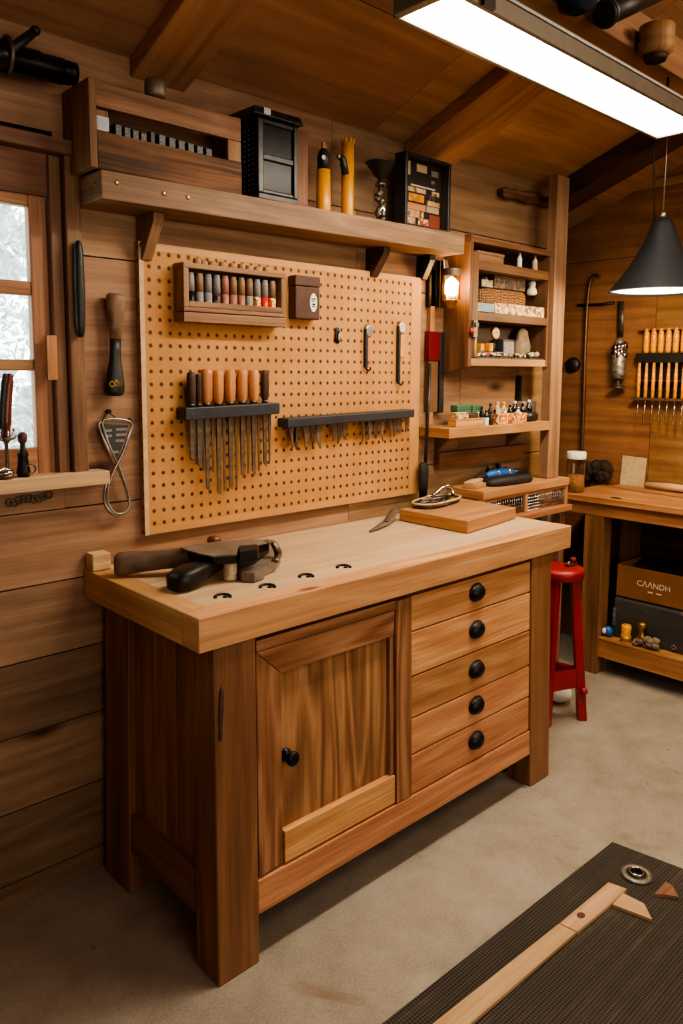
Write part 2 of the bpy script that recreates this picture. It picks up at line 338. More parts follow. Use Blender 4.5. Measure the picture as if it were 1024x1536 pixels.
# ================================================================== SETTING
XL, XR, YB, YF, ZE, SL = -1.5, 2.85, .34, -4.4, 2.30, .38
struct(MB().box(XL, XR+.1, YF, YB+.05, -.1, 0, 0).build('floor', CONC), 'bare grey concrete workshop floor with small stains', 'floor')
wb = MB()
for a in ((XL, -.86, 1.13, 2.04), (-.045, 2.42, 1.13, 2.04), (XL, 2.42, 0, 1.13), (XL, 2.42, 2.04, 2.5)): wb.box(a[0], a[1], .022, .06, a[2], a[3])
wb.box(2.40, 2.44, .022, YB, 0, 2.6); wb.box(2.40, XR+.05, YB, YB+.04, 0, 3)
wall = struct(wb.build('wall_back', NBLK), 'plank covered back wall behind the workbench', 'wall')  # near-black backing paints in the shade of the plank gaps
pl = MB(); zs = [0, .066, .267, .475, .676, .878, 1.077, 1.757, 2.02, 2.5]
for i in range(len(zs)-1):
    z0, z1 = zs[i]+.002, zs[i+1]-.002
    if z1 < 1.1: segs = [(XL, 1.02), (1.02, 2.4)] if i % 2 else [(XL, .62), (.62, 2.4)]
    elif i == 6: segs = [(XL, -.862), (-.045, .197), (.199, 1.45), (1.452, 1.66), (1.662, 2.08), (2.082, 2.4)]
    elif i == 7: segs = [(XL, -.862), (-.045, 1.05), (1.05, 2.4)]
    else: segs = [(XL, .93), (.93, 2.4)]
    for a, b in segs: pl.box(a+.0008, b-.0008, 0, .02, z0, z1, 0, .35+.5*random.random() if i > 3 else [-.35, -.45, .35, -.35, .55][i % 5])
for a, b in ((0, 0),): pl.box(-.862, -.045, 0, .02, 1.078, 1.13, 0); pl.box(-.862, -.045, 0, .02, 2.022, 2.06, 0)
struct(pl.build('planking', W['wall'], wall))

rb = MB()
for k, (y0, y1) in enumerate(((YB, -.268), (-.271, -1.45), (-1.453, -2.9), (-2.903, YF))): rb.box(XR, XR+.03, y1, y0, 0, 2.028, 1)
rb.box(XR, XR+.03, YF, YB, 2.031, 2.36, 1); rb.box(XR, XR+.03, YF, YB, 2.36, 2.75, 1); rb.box(XR, XR+.03, YF, YB, 2.753, 3.3, 1)
rb.box(XR+.031, XR+.07, YF-.1, YB+.05, 0, 3.4, 1)
wr = struct(rb.build('wall_right', W['wallr']), 'warm plywood side wall on the right', 'wall')
struct(MB().box(XR-.022, XR, -2.2, YB, 2.345, 2.385, 1).build('trim_1', W['beam'], bevel=.003), 'thin horizontal batten high on the right wall', 'trim')
lw = MB()
for k in range(8): lw.box(XL-.03, XL, YF, YB, k*.4+.002, k*.4+.398, 1)
lw.box(XL-.07, XL-.031, YF-.1, .1, 0, 3.4, 1)
struct(lw.build('wall_left', W['wall']), 'plank wall outside the left of the frame', 'wall')
fw = MB()
for k in range(8): fw.box(XL, XR, YF-.03, YF, k*.4+.002, k*.4+.398, 0)
fw.box(XL-.1, XR+.1, YF-.08, YF-.031, 0, 3.4, 0)
struct(fw.build('wall_front', W['wall']), 'plank wall behind the viewer', 'wall')
cl = MB()
def zc(y): return ZE+SL*(-y if y > -2.2 else 4.4+y)
edges = [.40, 0, -.42, -.86, -1.3, -1.75, -2.2, -2.64, -3.08, -3.52, -3.96, -4.45]
for i in range(len(edges)-1):
    y1, y0 = edges[i]-.002, edges[i+1]+.002
    xs = [XL-.05, .62+.5*(i % 3), XR+.1] if i else [XL-.05, XR+.1]
    for a, b in zip(xs[:-1], xs[1:]):
        cl.hexa([(a, y0, zc(y0)), (b-.002, y0, zc(y0)), (b-.002, y1, zc(y1)), (a, y1, zc(y1)), (a, y0, zc(y0)+.03), (b-.002, y0, zc(y0)+.03), (b-.002, y1, zc(y1)+.03), (a, y1, zc(y1)+.03)], 0)
for y0, y1 in ((-2.2, .45), (-4.5, -2.2)): cl.hexa([(XL-.1, y0, zc(y0)+.032), (XR+.15, y0, zc(y0)+.032), (XR+.15, y1, zc(y1)+.032), (XL-.1, y1, zc(y1)+.032), (XL-.1, y0, zc(y0)+.06), (XR+.15, y0, zc(y0)+.06), (XR+.15, y1, zc(y1)+.06), (XL-.1, y1, zc(y1)+.06)], 0)
struct(cl.build('ceiling', W['ceil']), 'sloping ceiling of wide brown boards', 'ceiling')
def rafter(x0, x1, dep, name, mat, label):
    m = MB(); y0, y1 = -2.2, .0
    m.hexa([(x0, y0, zc(y0)-dep), (x1, y0, zc(y0)-dep), (x1, y1, zc(y1)-dep), (x0, y1, zc(y1)-dep), (x0, y0, zc(y0)), (x1, y0, zc(y0)), (x1, y1, zc(y1)), (x0, y1, zc(y1))], 1)
    struct(m.build(name, mat, bevel=.004), label, 'rafter')
rafter(.18, .352, .05, 'trim_2', W['beam'], 'broad rafter rising from the wall above the crate')
rafter(1.29, 1.55, .055, 'trim_3', W['beam'], 'broad rafter rising above the picture frame')
rafter(2.29, 2.44, .10, 'trim_4', W['darkwood'], 'rafter over the corner post, shade painted into its wood')  # dark wood puts the rafter's shadowed side into its colour
rafter(-.95, -.78, .05, 'trim_5', W['beam'], 'rafter over the window outside the frame')
# tie beam above the strip lamp
bz = 2.40; pa = at(745, 0, z=bz); pb = at(1024, 168, z=bz); pc = at(1024, 136, z=bz)
tb = MB(); ya = (pa.y+pb.y)/2; yc = -.86
tb.box(-1.4, XR, yc, ya, bz, bz+.115, 0)
struct(tb.build('trim_6', W['beam'], bevel=.004), 'long tie beam above the bright strip lamp', 'beam')
# corner post and dark moulding
struct(MB().box(2.112, 2.205, -.15, -.105, .976, 2.30, 2).build('trim_7', W['wall'], bevel=.003), 'upright corner post at the right of the shelf cabinet', 'post')
mo = MB(); a = at(752, 287, y=-.03); b = at(835, 306, y=-.03); pts = [a.lerp(b, k/12) for k in range(13)]
mo.tube([p+V((0, 0, random.uniform(-.004, .004))) for p in pts], [.017]+[.023+random.uniform(-.004, .004) for _ in range(11)]+[.019], 8, flat=((0, 1, 0), .6))
tag(mo.build('bark_edged_batten', W['crate']), 'dark bark-edged strip of wood high on the wall above the shelf cabinet', 'batten')

# ---- window
wn = thing('window_1', 'wooden three-row window with pale daylight outside', 'window', (-.45, 0, 1.17)); wn['kind'] = 'structure'
m = MB(); m.box(-.030, .010, -.036, 0, 1.17, 2.0, 2); m.build('casing', W['trim'], wn, .003)
m = MB(); m.box(-1.0, .014, -.05, 0, 2.0, 2.035, 0); m.build('head_casing', W['trim'], wn, .003)
m = MB(); m.box(-.9, -.062, -.004, .02, 1.895, 2.05, 0); m.build('head_board', W['trim'], wn, .002)
m = MB(); m.box(-.064, -.034, -.018, .03, 1.17, 1.998, 2); m.build('jamb', W['trim'], wn, .003)
sf = MB(); sf.box(-.112, -.066, .004, .034, 1.172, 1.895, 2); sf.box(-.86, -.112, .004, .034, 1.866, 1.895, 0); sf.box(-.86, -.112, .004, .034, 1.172, 1.248, 0); sf.box(-.86, -.82, .004, .034, 1.248, 1.866, 2)
sa = sf.build('sash', W['sash'], wn, .003)
m = MB()
for z0, z1 in ((1.642, 1.678), (1.449, 1.478)): m.box(-.82, -.112, .006, .03, z0, z1, 0)
m.box(-.48, -.455, .008, .028, 1.248, 1.866, 2); m.build('muntin', W['sash'], sa, .004)
for z0, z1 in ((1.248, 1.449), (1.478, 1.642), (1.678, 1.866)):
    for x0, x1 in ((-.82, -.48), (-.455, -.112)): MB().box(x0, x1, .019, .022, z0, z1).build('pane', WGL, sa)
q0 = at(72, 503, y=-.03); q1 = at(86, 570, y=-.03); MB().box(q0.x, q1.x, -.036, -.018, q1.z, q0.z).build('latch_block', W['cherry'], wn, .002)
sr = at(165, 706, y=-.065); SILLZ = sr.z
MB().box(-1.0, sr.x, -.065, .062, SILLZ-.037, SILLZ, 0).build('sill', W['pale'], wn, .003)
# daylight garden outside
m = MB()
for k in range(420):
    a, b = random.uniform(-2.8, 1.9), random.uniform(.0, 3.2); q = random.uniform(.07, .18); m.ell((a, 2.75+random.uniform(-.2, .2), b), q, q*.7, q*random.uniform(.6, 1.2), 7, 4, jit=.3)
for k in range(9000):
    a, b = (random.uniform(-.4, 1.7), random.uniform(.7, 3.0)) if k > 2000 else (random.uniform(-2.8, 1.9), random.uniform(.0, 3.1))
    c = V((a, 2.3+random.uniform(-.25, .3), b)); u_ = V((random.gauss(0, 1), random.gauss(0, 1), random.gauss(0, 1))).normalized(); w_ = u_.orthogonal().normalized(); L = random.uniform(.02, .045)
    i_ = [m._a(p) for p in (c-u_*L, c+w_*L*.4, c+u_*L, c-w_*L*.4)]; m.face(i_, [(0, 0), (1, 0), (1, 1), (0, 1)], random.random())
tag(m.build('frosted_hedge', pm('frosted_leaves', '#eef2ee', .9, 0, .5, 16, c2='#b4beb4')), 'pale frosted hedge seen through the window', 'hedge')
struct(MB().box(-6, 6, .5, 6, -.12, -.02).build('ground_outside', pm('snowy_ground', '#d8dcd8', .9, 0, .1, 3)), 'pale ground outside the window', 'ground')
# ================================================================== WORKBENCH
H = .90; TH = .082; BL_ = 1.583; BD = .586
KY = .038/.82
def splay(p):   # the base leans out slightly towards the feet
    if p.z > .82: return p
    t = (.82-p.z)/.82; return V((p.x-.022*t, p.y-.038*t*max(0, min(1, (-p.y-.05)/.45)), p.z))
wbn = thing('workbench', 'large oak workbench with a panelled door and five drawers', 'workbench', (.79, -.3, 0))
tp = MB().box(.062, BL_, -.515, -.002, H-.03, H-.0015, 0)
tp.build('tabletop', W['top'], wbn)
m = MB(); m.box(0, BL_, -BD, -.516, H-TH, H, 0, .6); m.build('front_edge', W['edge'], wbn, .0025)
m = MB(); m.box(0, .061, -.516, -.002, H-TH, H, 1, .25); m.build('end_edge', W['edge'], wbn, .0025)
m = MB(); m.box(.062, BL_-.004, -.515, -.005, H-TH, H-.031, 0); m.build('under_board', W['side'], wbn)
for x0, x1, y0, y1 in ((.046, .166, -.575, -.48), (1.352, 1.472, -.575, -.48), (.046, .15, -.165, -.03), (1.36, 1.47, -.165, -.03)):
    m = MB(); m.box(x0, x1, y0, y1, 0, .817, 2, .5); lg = m.build('leg', W['leg'], wbn, .004, deform=splay)
    if x0 < .1 and y0 < -.5:
        c0 = at(333, 1028, y=-.582); c1 = at(331, 1112, y=-.588); s_ = MB()
        n_ = 9; s_.tube([c0.lerp(c1, k/n_)+V((0, .0, 0)) for k in range(n_+1)], [.0015, .005, .006, .006, .007, .006, .006, .004, .005, .002], 8, flat=((0, 1, 0), .35)); s_.build('split_scar', W['dkhandle'], lg)
m = MB(); m.box(.167, 1.351, -.572, -.545, .118, .203, 0, .55); m.build('bottom_rail', W['front'], wbn, .003, deform=splay)
m = MB(); m.box(.05, .085, -.47, -.16, .125, .235, 1, .5); m.build('side_rail', W['leg'], wbn, .003, deform=splay)
m = MB(); m.box(1.43, 1.465, -.47, -.16, .125, .235, 1, .5); m.build('side_rail', W['leg'], wbn, .003, deform=splay)
m = MB()
for k in range(6): m.box(.066, .08, -.479+k*.0535, -.479+k*.0535+.0525, .236, .816, 2)
m.build('side_panel', W['side'], wbn, .001, deform=splay)
m = MB(); m.box(1.43, 1.446, -.479, -.166, .236, .816, 2); m.build('side_panel', W['side'], wbn, deform=splay)
m = MB(); m.box(.1, 1.42, -.53, -.12, .205, .816, 0); m.build('carcass', W['darkwood'], wbn, deform=splay)
# face frame
m = MB(); m.box(.667, .731, -.572, -.532, .205, .80, 2, .45); m.build('stile', W['door'], wbn, .002, deform=splay)
m = MB(); m.box(.172, .666, -.570, -.532, .776, .803, 0, .3); m.build('top_strip', W['door'], wbn, .002, deform=splay)
# door
dr = MB(); dr.box(.182, .665, -.548, -.531, .209, .774, 2, .62)
dr = dr.build('door', W['door'], wbn, deform=splay)
m = MB(); yf, yb = -.568, -.548
m.hexa([(.173, yf, .209), (.252, yf+.004, .209), (.252, yb, .209), (.173, yb, .209), (.173, yf, .774), (.252, yf+.004, .700), (.252, yb, .700), (.173, yb, .774)], 2, .3)
m.build('door_stile', W['door'], dr, .0025, deform=splay)
m = MB(); m.hexa([(.2525, yf+.004, .700), (.664, yf+.004, .700), (.664, yb, .700), (.2525, yb, .700), (.174, yf, .774), (.664, yf, .774), (.664, yb, .774), (.174, yb, .774)], 0, .55)
m.build('door_top_rail', W['door'], dr, .0025, deform=splay)
m = MB(); m.box(.255, .664, yf, yb, .209, .292, 0, .95); m.build('door_bottom_rail', W['front'], dr, .0025, deform=splay)
m = MB(); m.box(.649, .6645, yf+.006, yb, .293, .699, 2, .2); m.build('door_bead', W['door'], dr, .002, deform=splay)
kn = at(430, 1133, y=-.575); m = MB(); m.lathe([(.017, 0), (.017, .004), (.008, .007), (.008, .018), (.017, .024), (.0195, .03), (.0185, .036), (.012, .039)], kn+V((0, .007, 0)), 18, (0, -1, 0)); m.lathe([(.012, 0), (.012, .006)], kn+V((-.012, .006, .006)), 12, (0, -1, 0)); m.build('knob', DKM, dr)
# drawers
zd = [.205, .326, .4365, .5615, .695, .803]; tone = [.42, .85, .08, .9, .35]
for k in range(5):
    m = MB(); m.box(.735, 1.349, -.568, -.531, zd[k]+.0022, zd[k+1]-.0022, 0, tone[k]); d = m.build('drawer', W['front'], wbn, .0018, deform=splay)
    zc_ = (zd[k]+zd[k+1])/2; c = splay(V((1.043, -.569, zc_+.005)))
    p = MB(); rs = []
    for q in range(7):   # bin pull: half dome, open below
        a = pi/2*q/6; rs.append([c+V((cos(t)*.036*cos(a*.95), -.024*sin(a), sin(t)*.029*cos(a*.95)+.0*q)) for t in [2*pi*j/20 for j in range(20)]])
    p.rings(rs); pu = p.build('cup_pull', DKM, d)
    p = MB(); p.torus(c+V((0, -.001, 0)), .0345, .0028, (0, 1, 0), 28, 6, 1.0, .82); p.build('pull_rim', BLK, pu)
# inlaid bench hooks
for k, (px, py) in enumerate(((334, 895), (401, 880), (459, 864.5), (515, 850.5))):
    c = at(px, py, z=H); m = MB(); m.torus(c+V((0, 0, .0002)), .019, .0042, (0, 0, 1), 22, 6, 1, 1, R(-60), R(170)); m.ell(c+V((.004, -.006, .0005)), .009, .006, .003, 10, 5)
    m.build('inlaid_hook', DKM, wbn)
# ================================================================== LAMPS
LZ = 2.25; a = at(598, 18, z=LZ); b = at(980, 207, z=LZ); c = at(690, 0, z=LZ)
lx0, lx1, ly1, ly0 = a.x+.02, b.x, (a.y+b.y)/2, (a.y+b.y)/2-.152
sl = thing('strip_lamp', 'long bright strip lamp hanging under the tie beam', 'lamp', ((lx0+lx1)/2, (ly0+ly1)/2, LZ))
m = MB(); f = .012
m.box(lx0-f, lx1+f, ly1, ly1+f, LZ-.004, LZ+.05); m.box(lx0-f, lx1+f, ly0-f, ly0, LZ-.004, LZ+.05); m.box(lx0-f-.012, lx0, ly0, ly1, LZ-.004, LZ+.05); m.box(lx1, lx1+f, ly0, ly1, LZ-.004, LZ+.05); m.box(lx0, lx1, ly0, ly1, LZ+.035, LZ+.06)
HOU = pm('lamp_housing', '#6f6657', .45, .3, .15); m.build('housing', HOU, sl, .002)
MB().box(lx0, lx1, ly0, ly1, LZ+.004, LZ+.012).build('diffuser', glow('strip_lamp_glow', '#fff0da', 38), sl)
m = MB(); m.tube([(lx0+.05, ly0-f-.004, LZ+.04), (lx1, ly0-f-.004, LZ+.04)], .003, 8); m.build('cable', WHT, sl)
for x in (lx0+.1, lx1-.1):
    m = MB(); m.box(x-.02, x+.02, ly0-f-.01, ly0-f, LZ-.004, LZ+.06); m.tube([(x, ly0+.08, LZ+.05), (x, ly0+.08, bz+.01)], .004, 8); m.build('bracket', DKM, sl)
# pendant
rim = at(988, 437, x=2.2); topz = at(988, 327, x=2.2).z; RR = .196
pc_ = V((2.2, rim.y, rim.z)); hh = topz-rim.z
pd = thing('pendant_lamp', 'matt black bell-shaped pendant lamp hanging at right', 'lamp', pc_)
PDM = pm('matt_black_enamel', '#24272a', .5, .1, .15)
pr = [(1.0, 0), (.93, .06), (.78, .19), (.62, .34), (.48, .50), (.36, .66), (.27, .80), (.225, .90), (.18, .965), (.09, 1.0)]
m = MB(); rs = [(r*RR, z*hh) for r, z in pr]; m.lathe(rs+[(.07*RR, hh-.004)]+[(r*RR-.004, z*hh-.003) for r, z in pr[::-1][2:]]+[(RR-.002, -.0005)], pc_, 40, cap=False); m.build('shade', PDM, pd)
m = MB(); m.lathe([(RR*.955, .006), (RR*.955, .010)], pc_, 40); m.build('diffuser', glow('pendant_glow', '#ffedcc', 6), pd)
m = MB(); ct = zc(pc_.y); m.tube([pc_+V((0, 0, hh-.003)), V((pc_.x, pc_.y, ct))], .003, 8); m.lathe([(.012, 0), (.012, .02), (.006, .03)], pc_+V((0, 0, hh-.004)), 12); m.build('cord', STL, pd)
m = MB(); m.tube([pc_+V((-.03, .02, hh-.02)), pc_+V((-.045, .03, .25+hh)), V((pc_.x-.05, pc_.y+.03, zc(pc_.y+.03)))], .003, 8); m.build('cord', BLK, pd)
# sconce
sc0 = at(657, 425, y=0); gc = at(677, 426, y=-.085)
sc = thing('wall_sconce', 'small glass wall lamp glowing beside the pegboard', 'lamp', (sc0.x, 0, gc.z))
m = MB(); p0 = at(642, 388, y=-.012); p1 = at(657, 462, y=-.012); m.box(p0.x, p1.x, -.02, 0, p1.z, p0.z); m.build('back_plate', DKM, sc, .004)
m = MB(); e = at(660, 400, y=-.03); e1 = at(652, 462, y=-.03)
m.prism([(p1.x, -.02, p0.z-.0), (p1.x, -.02, p1.z), (gc.x-.01, -.075, p1.z-.012), (gc.x-.01, -.05, p0.z)], [(p1.x+.015, -.02, p0.z), (p1.x+.015, -.02, p1.z), (gc.x+.02, -.075, p1.z-.012), (gc.x+.02, -.05, p0.z)]); m.build('bracket', STL, sc, .003)
m = MB(); m.lathe([(.036, -.062), (.036, .055)], gc, 24, cap=False); m.lathe([(.034, -.062), (.034, .055)], gc, 24, cap=False); m.build('glass_shade', LGL, sc)
m = MB(); m.torus(gc+V((0, 0, .055)), .0355, .0022); m.lathe([(.0365, .030), (.0365, .056)], gc, 24, cap=False); m.build('shade_rim', AGED, sc)
m = MB(); m.lathe([(.008, -.045), (.025, -.038), (.026, .0), (.018, .016), (.005, .028)], gc, 16); m.build('bulb', glow('sconce_glow', '#ffd596', 28), sc)
m = MB(); m.lathe([(.006, -.098), (.016, -.09), (.022, -.072), (.032, -.065), (.032, -.062)], gc, 16); m.build('finial', BRASS, sc)
SCONCE = gc; PEND = pc_
# ================================================================== SHELF AND WALL FITTINGS
SX0, SX1, SZ0, SZ1, SD = .008, 1.465, 1.884, 1.955, -.16
sh = thing('wall_shelf', 'long thick wooden shelf running above the pegboard', 'shelf', (.73, 0, SZ0))
def stilt(p): return V((p.x, p.y, p.z+(p.x-.008)*.012))     # the shelf climbs very slightly to the right
def sz(x): return SZ1-.006+(x-.008)*.012
MB().box(SX0, SX1, SD, -.001, SZ0-.006, SZ1-.006, 0).build('board', W['shelf'], sh, .003, deform=stilt)
for (px, py), yy in (((143, 277), None), ((175, 274), SD), ((246, 290), SD), ((282, 296), SD)):
    m = MB()
    if yy is None: c = at(px, py, x=SX0); m.lathe([(.006, 0), (.006, .003), (.003, .004)], c+V((.001, 0, 0)), 12, (-1, 0, 0))
    else: c = at(px, py, y=yy); m.lathe([(.006, 0), (.006, .003), (.003, .004)], c+V((0, .001, 0)), 12, (0, -1, 0))
    m.build('screw', BRASS, sh)
for px, w_, dep, hz, mt in ((222, .032, .10, .12, W['shelf']), (565, .034, .09, .10, W['darkwood']), (640, .03, .07, .09, BLK)):
    x = at(px, 345 if px < 300 else 380, y=-.04).x; zt = SZ0-.007+(x)*.012
    m = MB(); pr = [(0, 0), (-dep, 0), (-dep, -.02), (-.03, -hz), (0, -hz)]
    m.prism([(x-w_/2, y-.0005, zt+z) for y, z in pr], [(x+w_/2, y-.0005, zt+z) for y, z in pr]); m.build('shelf_bracket', mt, sh, .002)

# ---- crate on the shelf
z0 = sz(.2)+.0005
def zt_(px, py): return at(px, py, y=-.15).z
cr = thing('display_crate', 'rough wooden crate with a long slot full of small dark boxes', 'crate', (.21, -.08, z0))
MB().box(-.016, .004, -.155, -.002, z0, 2.163, 2, .1).build('side_panel', W['crate2'], cr, .002)
MB().box(.0045, .443, -.153, -.137, z0, zt_(250, 219), 0, .5).build('front_plank', W['crate'], cr, .003)
m = MB(); zr = zt_(255, 193); m.hexa([(.0045, -.150, zr+.012), (.443, -.150, zr+.012), (.443, -.137, zr+.012), (.0045, -.137, zr+.012), (.0045, -.150, 2.158), (.443, -.150, 2.166), (.443, -.137, 2.166), (.0045, -.137, 2.158)], 0, .6)
zf = zt_(250, 219)+.001
m.box(.0045, .045, -.134, -.124, zf, zr+.011, 2, .55); m.box(.398, .443, -.150, -.137, zf, zr+.011, 2, .65); m.build('front_board', W['crate2'], cr, .002)
MB().box(.0045, .443, -.012, -.002, z0, 2.16, 0).build('back_board', W['crate2'], cr)
MB().box(.43, .443, -.1365, -.0125, z0, 2.15, 2).build('side_panel', W['crate2'], cr)
def pbox(px, w_, y0, y1, zb, h, lab, group, mat=BLK, lm=PAPER, pos='', cat='box', name='storage_box', lbl=(.1, .9, .52, .97)):
    x = at(px, 200, y=y0).x
    t = thing(name, lab, cat, (x, (y0+y1)/2, zb), group)
    MB().box(x-w_/2, x+w_/2, y0, y1, zb, zb+h).build('body', mat, t, .002)
    if lm: MB().box(x-w_/2+w_*lbl[0], x-w_/2+w_*lbl[1], y0-.0012, y0, zb+h*lbl[2], zb+h*lbl[3]).build('label', lm, t)
    return t
zb = z0+.001
pale_lbl = pm('blue_white_label', '#b9c4d2', .5, 0, .3, 200)
dk_lbl = pm('grey_label', '#8b8b88', .6, 0, .5, 220, c2='#3f4042')
hb = zt_(250, 203)-zb+.010
pbox(155, .033, -.1525, -.1375, zf+.0003, .034, 'bright blue-white labelled box at the left end of the crate slot', 'small boxes in the crate', WHT, pale_lbl, lbl=(.08, .92, .08, .92))
for k, px in enumerate((178, 191, 203.5, 215.5)): pbox(px, .0185, -.112, -.06, zb, hb-.002*k+.003, f'small black box with grey label, {ORD[k]} of the left group in the crate slot', 'small boxes in the crate', BLK, dk_lbl)
pbox(229, .014, -.112, -.07, zb, hb+.004, 'slim unlabelled black box between the two box groups in the crate', 'small boxes in the crate', BLK, None)
for k, px in enumerate((243, 258, 272, 286, 299.5, 313)): pbox(px, .0215, -.112, -.06, zb, hb+.003-.0015*k, f'dark box with pale grey label, {ORD[k]} of the right group in the crate slot', 'small boxes in the crate', pm('dark_box', '#2c2a28', .5) if k == 0 else bpy.data.materials['dark_box'], dk_lbl)
# dark knob above the crate
c = at(235, 141, y=-.15); m = MB(); zk = 2.1625
m.lathe([(.026, 0), (.029, .006), (.029, .03), (.025, .042), (.012, .047)], (c.x, -.1435, zk), 18)
m.v = [V((p.x, -.1435+(p.y+.1435)*.9, p.z)) for p in m.v]
tag(m.build('ribbed_knob', TOOL), 'small grey ribbed knob lying on top of the crate', 'knob')

# ---- torch at the upper left
a = at(-40, 75, y=-.075); b = at(112, 112, y=-.075); d = (b-a).normalized()
tc_ = thing('black_torch', 'black metal torch with a clamp arm fixed high above the window', 'torch', (a.x, -.075, a.z))
m = MB(); L = (b-a).length
m.lathe([(.040, 0), (.040, L*.32), (.034, L*.34), (.034, L*.62), (.031, L*.64), (.031, L*.86), (.027, L*.87), (.029, L*.89), (.027, L*.91), (.029, L*.93), (.027, L*.95), (.028, L), (.02, L)], a, 22, d); m.build('barrel', pm('black_gloss_metal', '#1c1a19', .3, .6, .2), tc_)
m = MB(); e0 = at(10, 82, y=-.10); e1 = at(28, 66, y=-.10); e2 = at(53, 46, y=-.10); m.tube([e0, e1, e2], [.012, .012, .010], 10); m.ell(e2, .013, .013, .011, 8, 5); m.build('clamp_arm', BLK, tc_)
m = MB(); e0 = at(9, 84, y=-.075); m.torus(e0, .041, .006, d, 22, 8); m.build('clamp_ring', AGED, tc_)
m = MB(); e0 = at(40, 92, y=-.03); m.box(e0.x-.02, e0.x+.02, -.055, -.001, e0.z-.02, e0.z+.01); m.build('wall_mount', BLK, tc_, .002)

# ---- black lantern-like cabinet
x0, x1 = at(387, 290, y=-.15).x, at(446, 300, y=-.15).x; zb = sz(x0)+.0005; ztop = at(400, 178, y=-.15).z
hb = ztop-zb; lt = thing('black_lantern_cabinet', 'black metal lantern-like cabinet with a glass front and studded side', 'cabinet', ((x0+x1)/2, -.09, zb))
m = MB(); m.box(x0, x1, -.152, -.03, zb, zb+.018); m.box(x0, x0+.02, -.152, -.132, zb+.018, ztop, 2); m.box(x1-.014, x1, -.152, -.132, zb+.018, ztop, 2); m.box(x0, x0+.014, -.045, -.03, zb+.018, ztop, 2); m.box(x1-.014, x1, -.045, -.03, zb+.018, ztop, 2)
zm = zb+hb*.52; m.box(x0+.02, x1-.014, -.150, -.135, zm-.006, zm+.012); m.box(x0+.02, x1-.014, -.150, -.135, ztop-.014, ztop); m.box(x0+.02, x1-.014, -.150, -.135, zb+.018, zb+.03)
FRM = pm('black_case_metal', '#3a3835', .35, .5, .3, 30, c2='#1d1b1a'); m.build('frame', FRM, lt, .003)
m = MB(); m.hexa([(x0-.028, -.172, ztop), (x1+.008, -.172, ztop), (x1+.008, -.02, ztop), (x0-.028, -.02, ztop), (x0-.022, -.165, ztop+.024), (x1, -.165, ztop+.024), (x1, -.025, ztop+.024), (x0-.022, -.025, ztop+.024)]); m.build('roof', FRM, lt, .003)
MB().box(x0+.02, x1-.014, -.143, -.141, zb+.03, ztop-.014).build('glass_pane', LPG, lt)
MB().box(x0+.015, x1-.015, -.032, -.03, zb+.018, ztop).build('back_panel', NBLK, lt)
MB().box(x0+.004, x0+.008, -.132, -.045, zb+.018, ztop).build('side_panel', NBLK, lt)
m = MB(); 
for i in range(13):
    for j in range(4): m.ell((x0+.003, -.122+j*.021, zb+.03+i*(hb-.05)/12.5), .0025, .0022, .0022, 6, 4)
m.build('stud_grid', STL, lt)
MB().box(x0+.050, x1-.024, -.1405, -.136, zm+.03, zm+.082).build('label_plate', GRYV, lt)
MB().box(x0+.006, x0+.03, -.1732, -.172, ztop+.003, ztop+.021).build('roof_label', PAPER, lt)
# plank behind it
xa, xb = at(450, 250, y=-.10).x, at(462, 250, y=-.10).x; zs_ = sz(xa)+.0005
t = thing('leaning_board', 'thin brown board with a dark red foot standing beside the black lantern cabinet', 'board', ((xa+xb)/2, -.09, zs_))
MB().box(xa-.012, xb, -.10, -.085, zs_+.016, at(455, 196, y=-.10).z, 2).build('panel', W['crate2'], t, .002)
MB().box(xa-.03, xb+.003, -.115, -.08, zs_, zs_+.0155).build('foot', DRED, t, .002)

# ---- two yellow tubes
x = at(485, 260, y=-.10).x; zs_ = sz(x)+.0005; zk = at(485, 255, y=-.10).z; ze = at(485, 224, y=-.10).z
t = thing('yellow_marker', 'yellow cylinder with a black domed cap and white badge on the shelf', 'marker', (x, -.10, zs_))
m = MB(); m.lathe([(.022, 0), (.0235, .004), (.0225, zk-zs_)], (x, -.10, zs_), 20); m.build('body', YEL, t)
m = MB(); h = ze-zk; m.lathe([(.0205, 0), (.0205, h*.55), (.018, h*.8), (.011, h), (.004, h+.003)], (x, -.10, zk+.0005), 20); cp = m.build('cap', BLK, t)
m = MB(); m.box(x-.005, x+.012, -.102, -.094, ze+.002, ze+.022); m.build('nub', CORK, t)
c = at(485, 236, y=-.121); m = MB(); m.lathe([(.0075, 0), (.0075, .002)], c+V((0, .0005, 0)), 16, (0, -1, 0)); m.build('badge', PAPER, cp)
x = at(521, 265, y=-.10).x; zs_ = sz(x)+.0005; zt2 = at(521, 209, y=-.10).z
t = thing('yellow_tube', 'taller yellow tube with a slotted top and black side elbow on the shelf', 'tube', (x, -.10, zs_))
m = MB(); m.lathe([(.0205, 0), (.0215, .004), (.0215, zt2-zs_-.012), (.017, zt2-zs_-.012), (.017, zt2-zs_-.02)], (x, -.10, zs_), 20)
for k in range(7): a = 2*pi*k/7; m.box(x+cos(a)*.019-.004, x+cos(a)*.019+.004, -.10+sin(a)*.019-.003, -.10+sin(a)*.019+.003, zt2-.013, zt2)
m.build('body', YEL, t)
m = MB(); e = at(518, 262, y=-.123); e2 = at(514, 238, y=-.125); e3 = at(509, 236, y=-.123); m.tube([e, e.lerp(e2, .6), e2, e3], [.012, .013, .011, .009], 12); el = m.build('elbow', BLK, t)
m = MB(); m.ell(e3+V((-.004, 0, .002)), .008, .008, .008, 10, 6, jit=.1); m.build('fitting', STL, el)

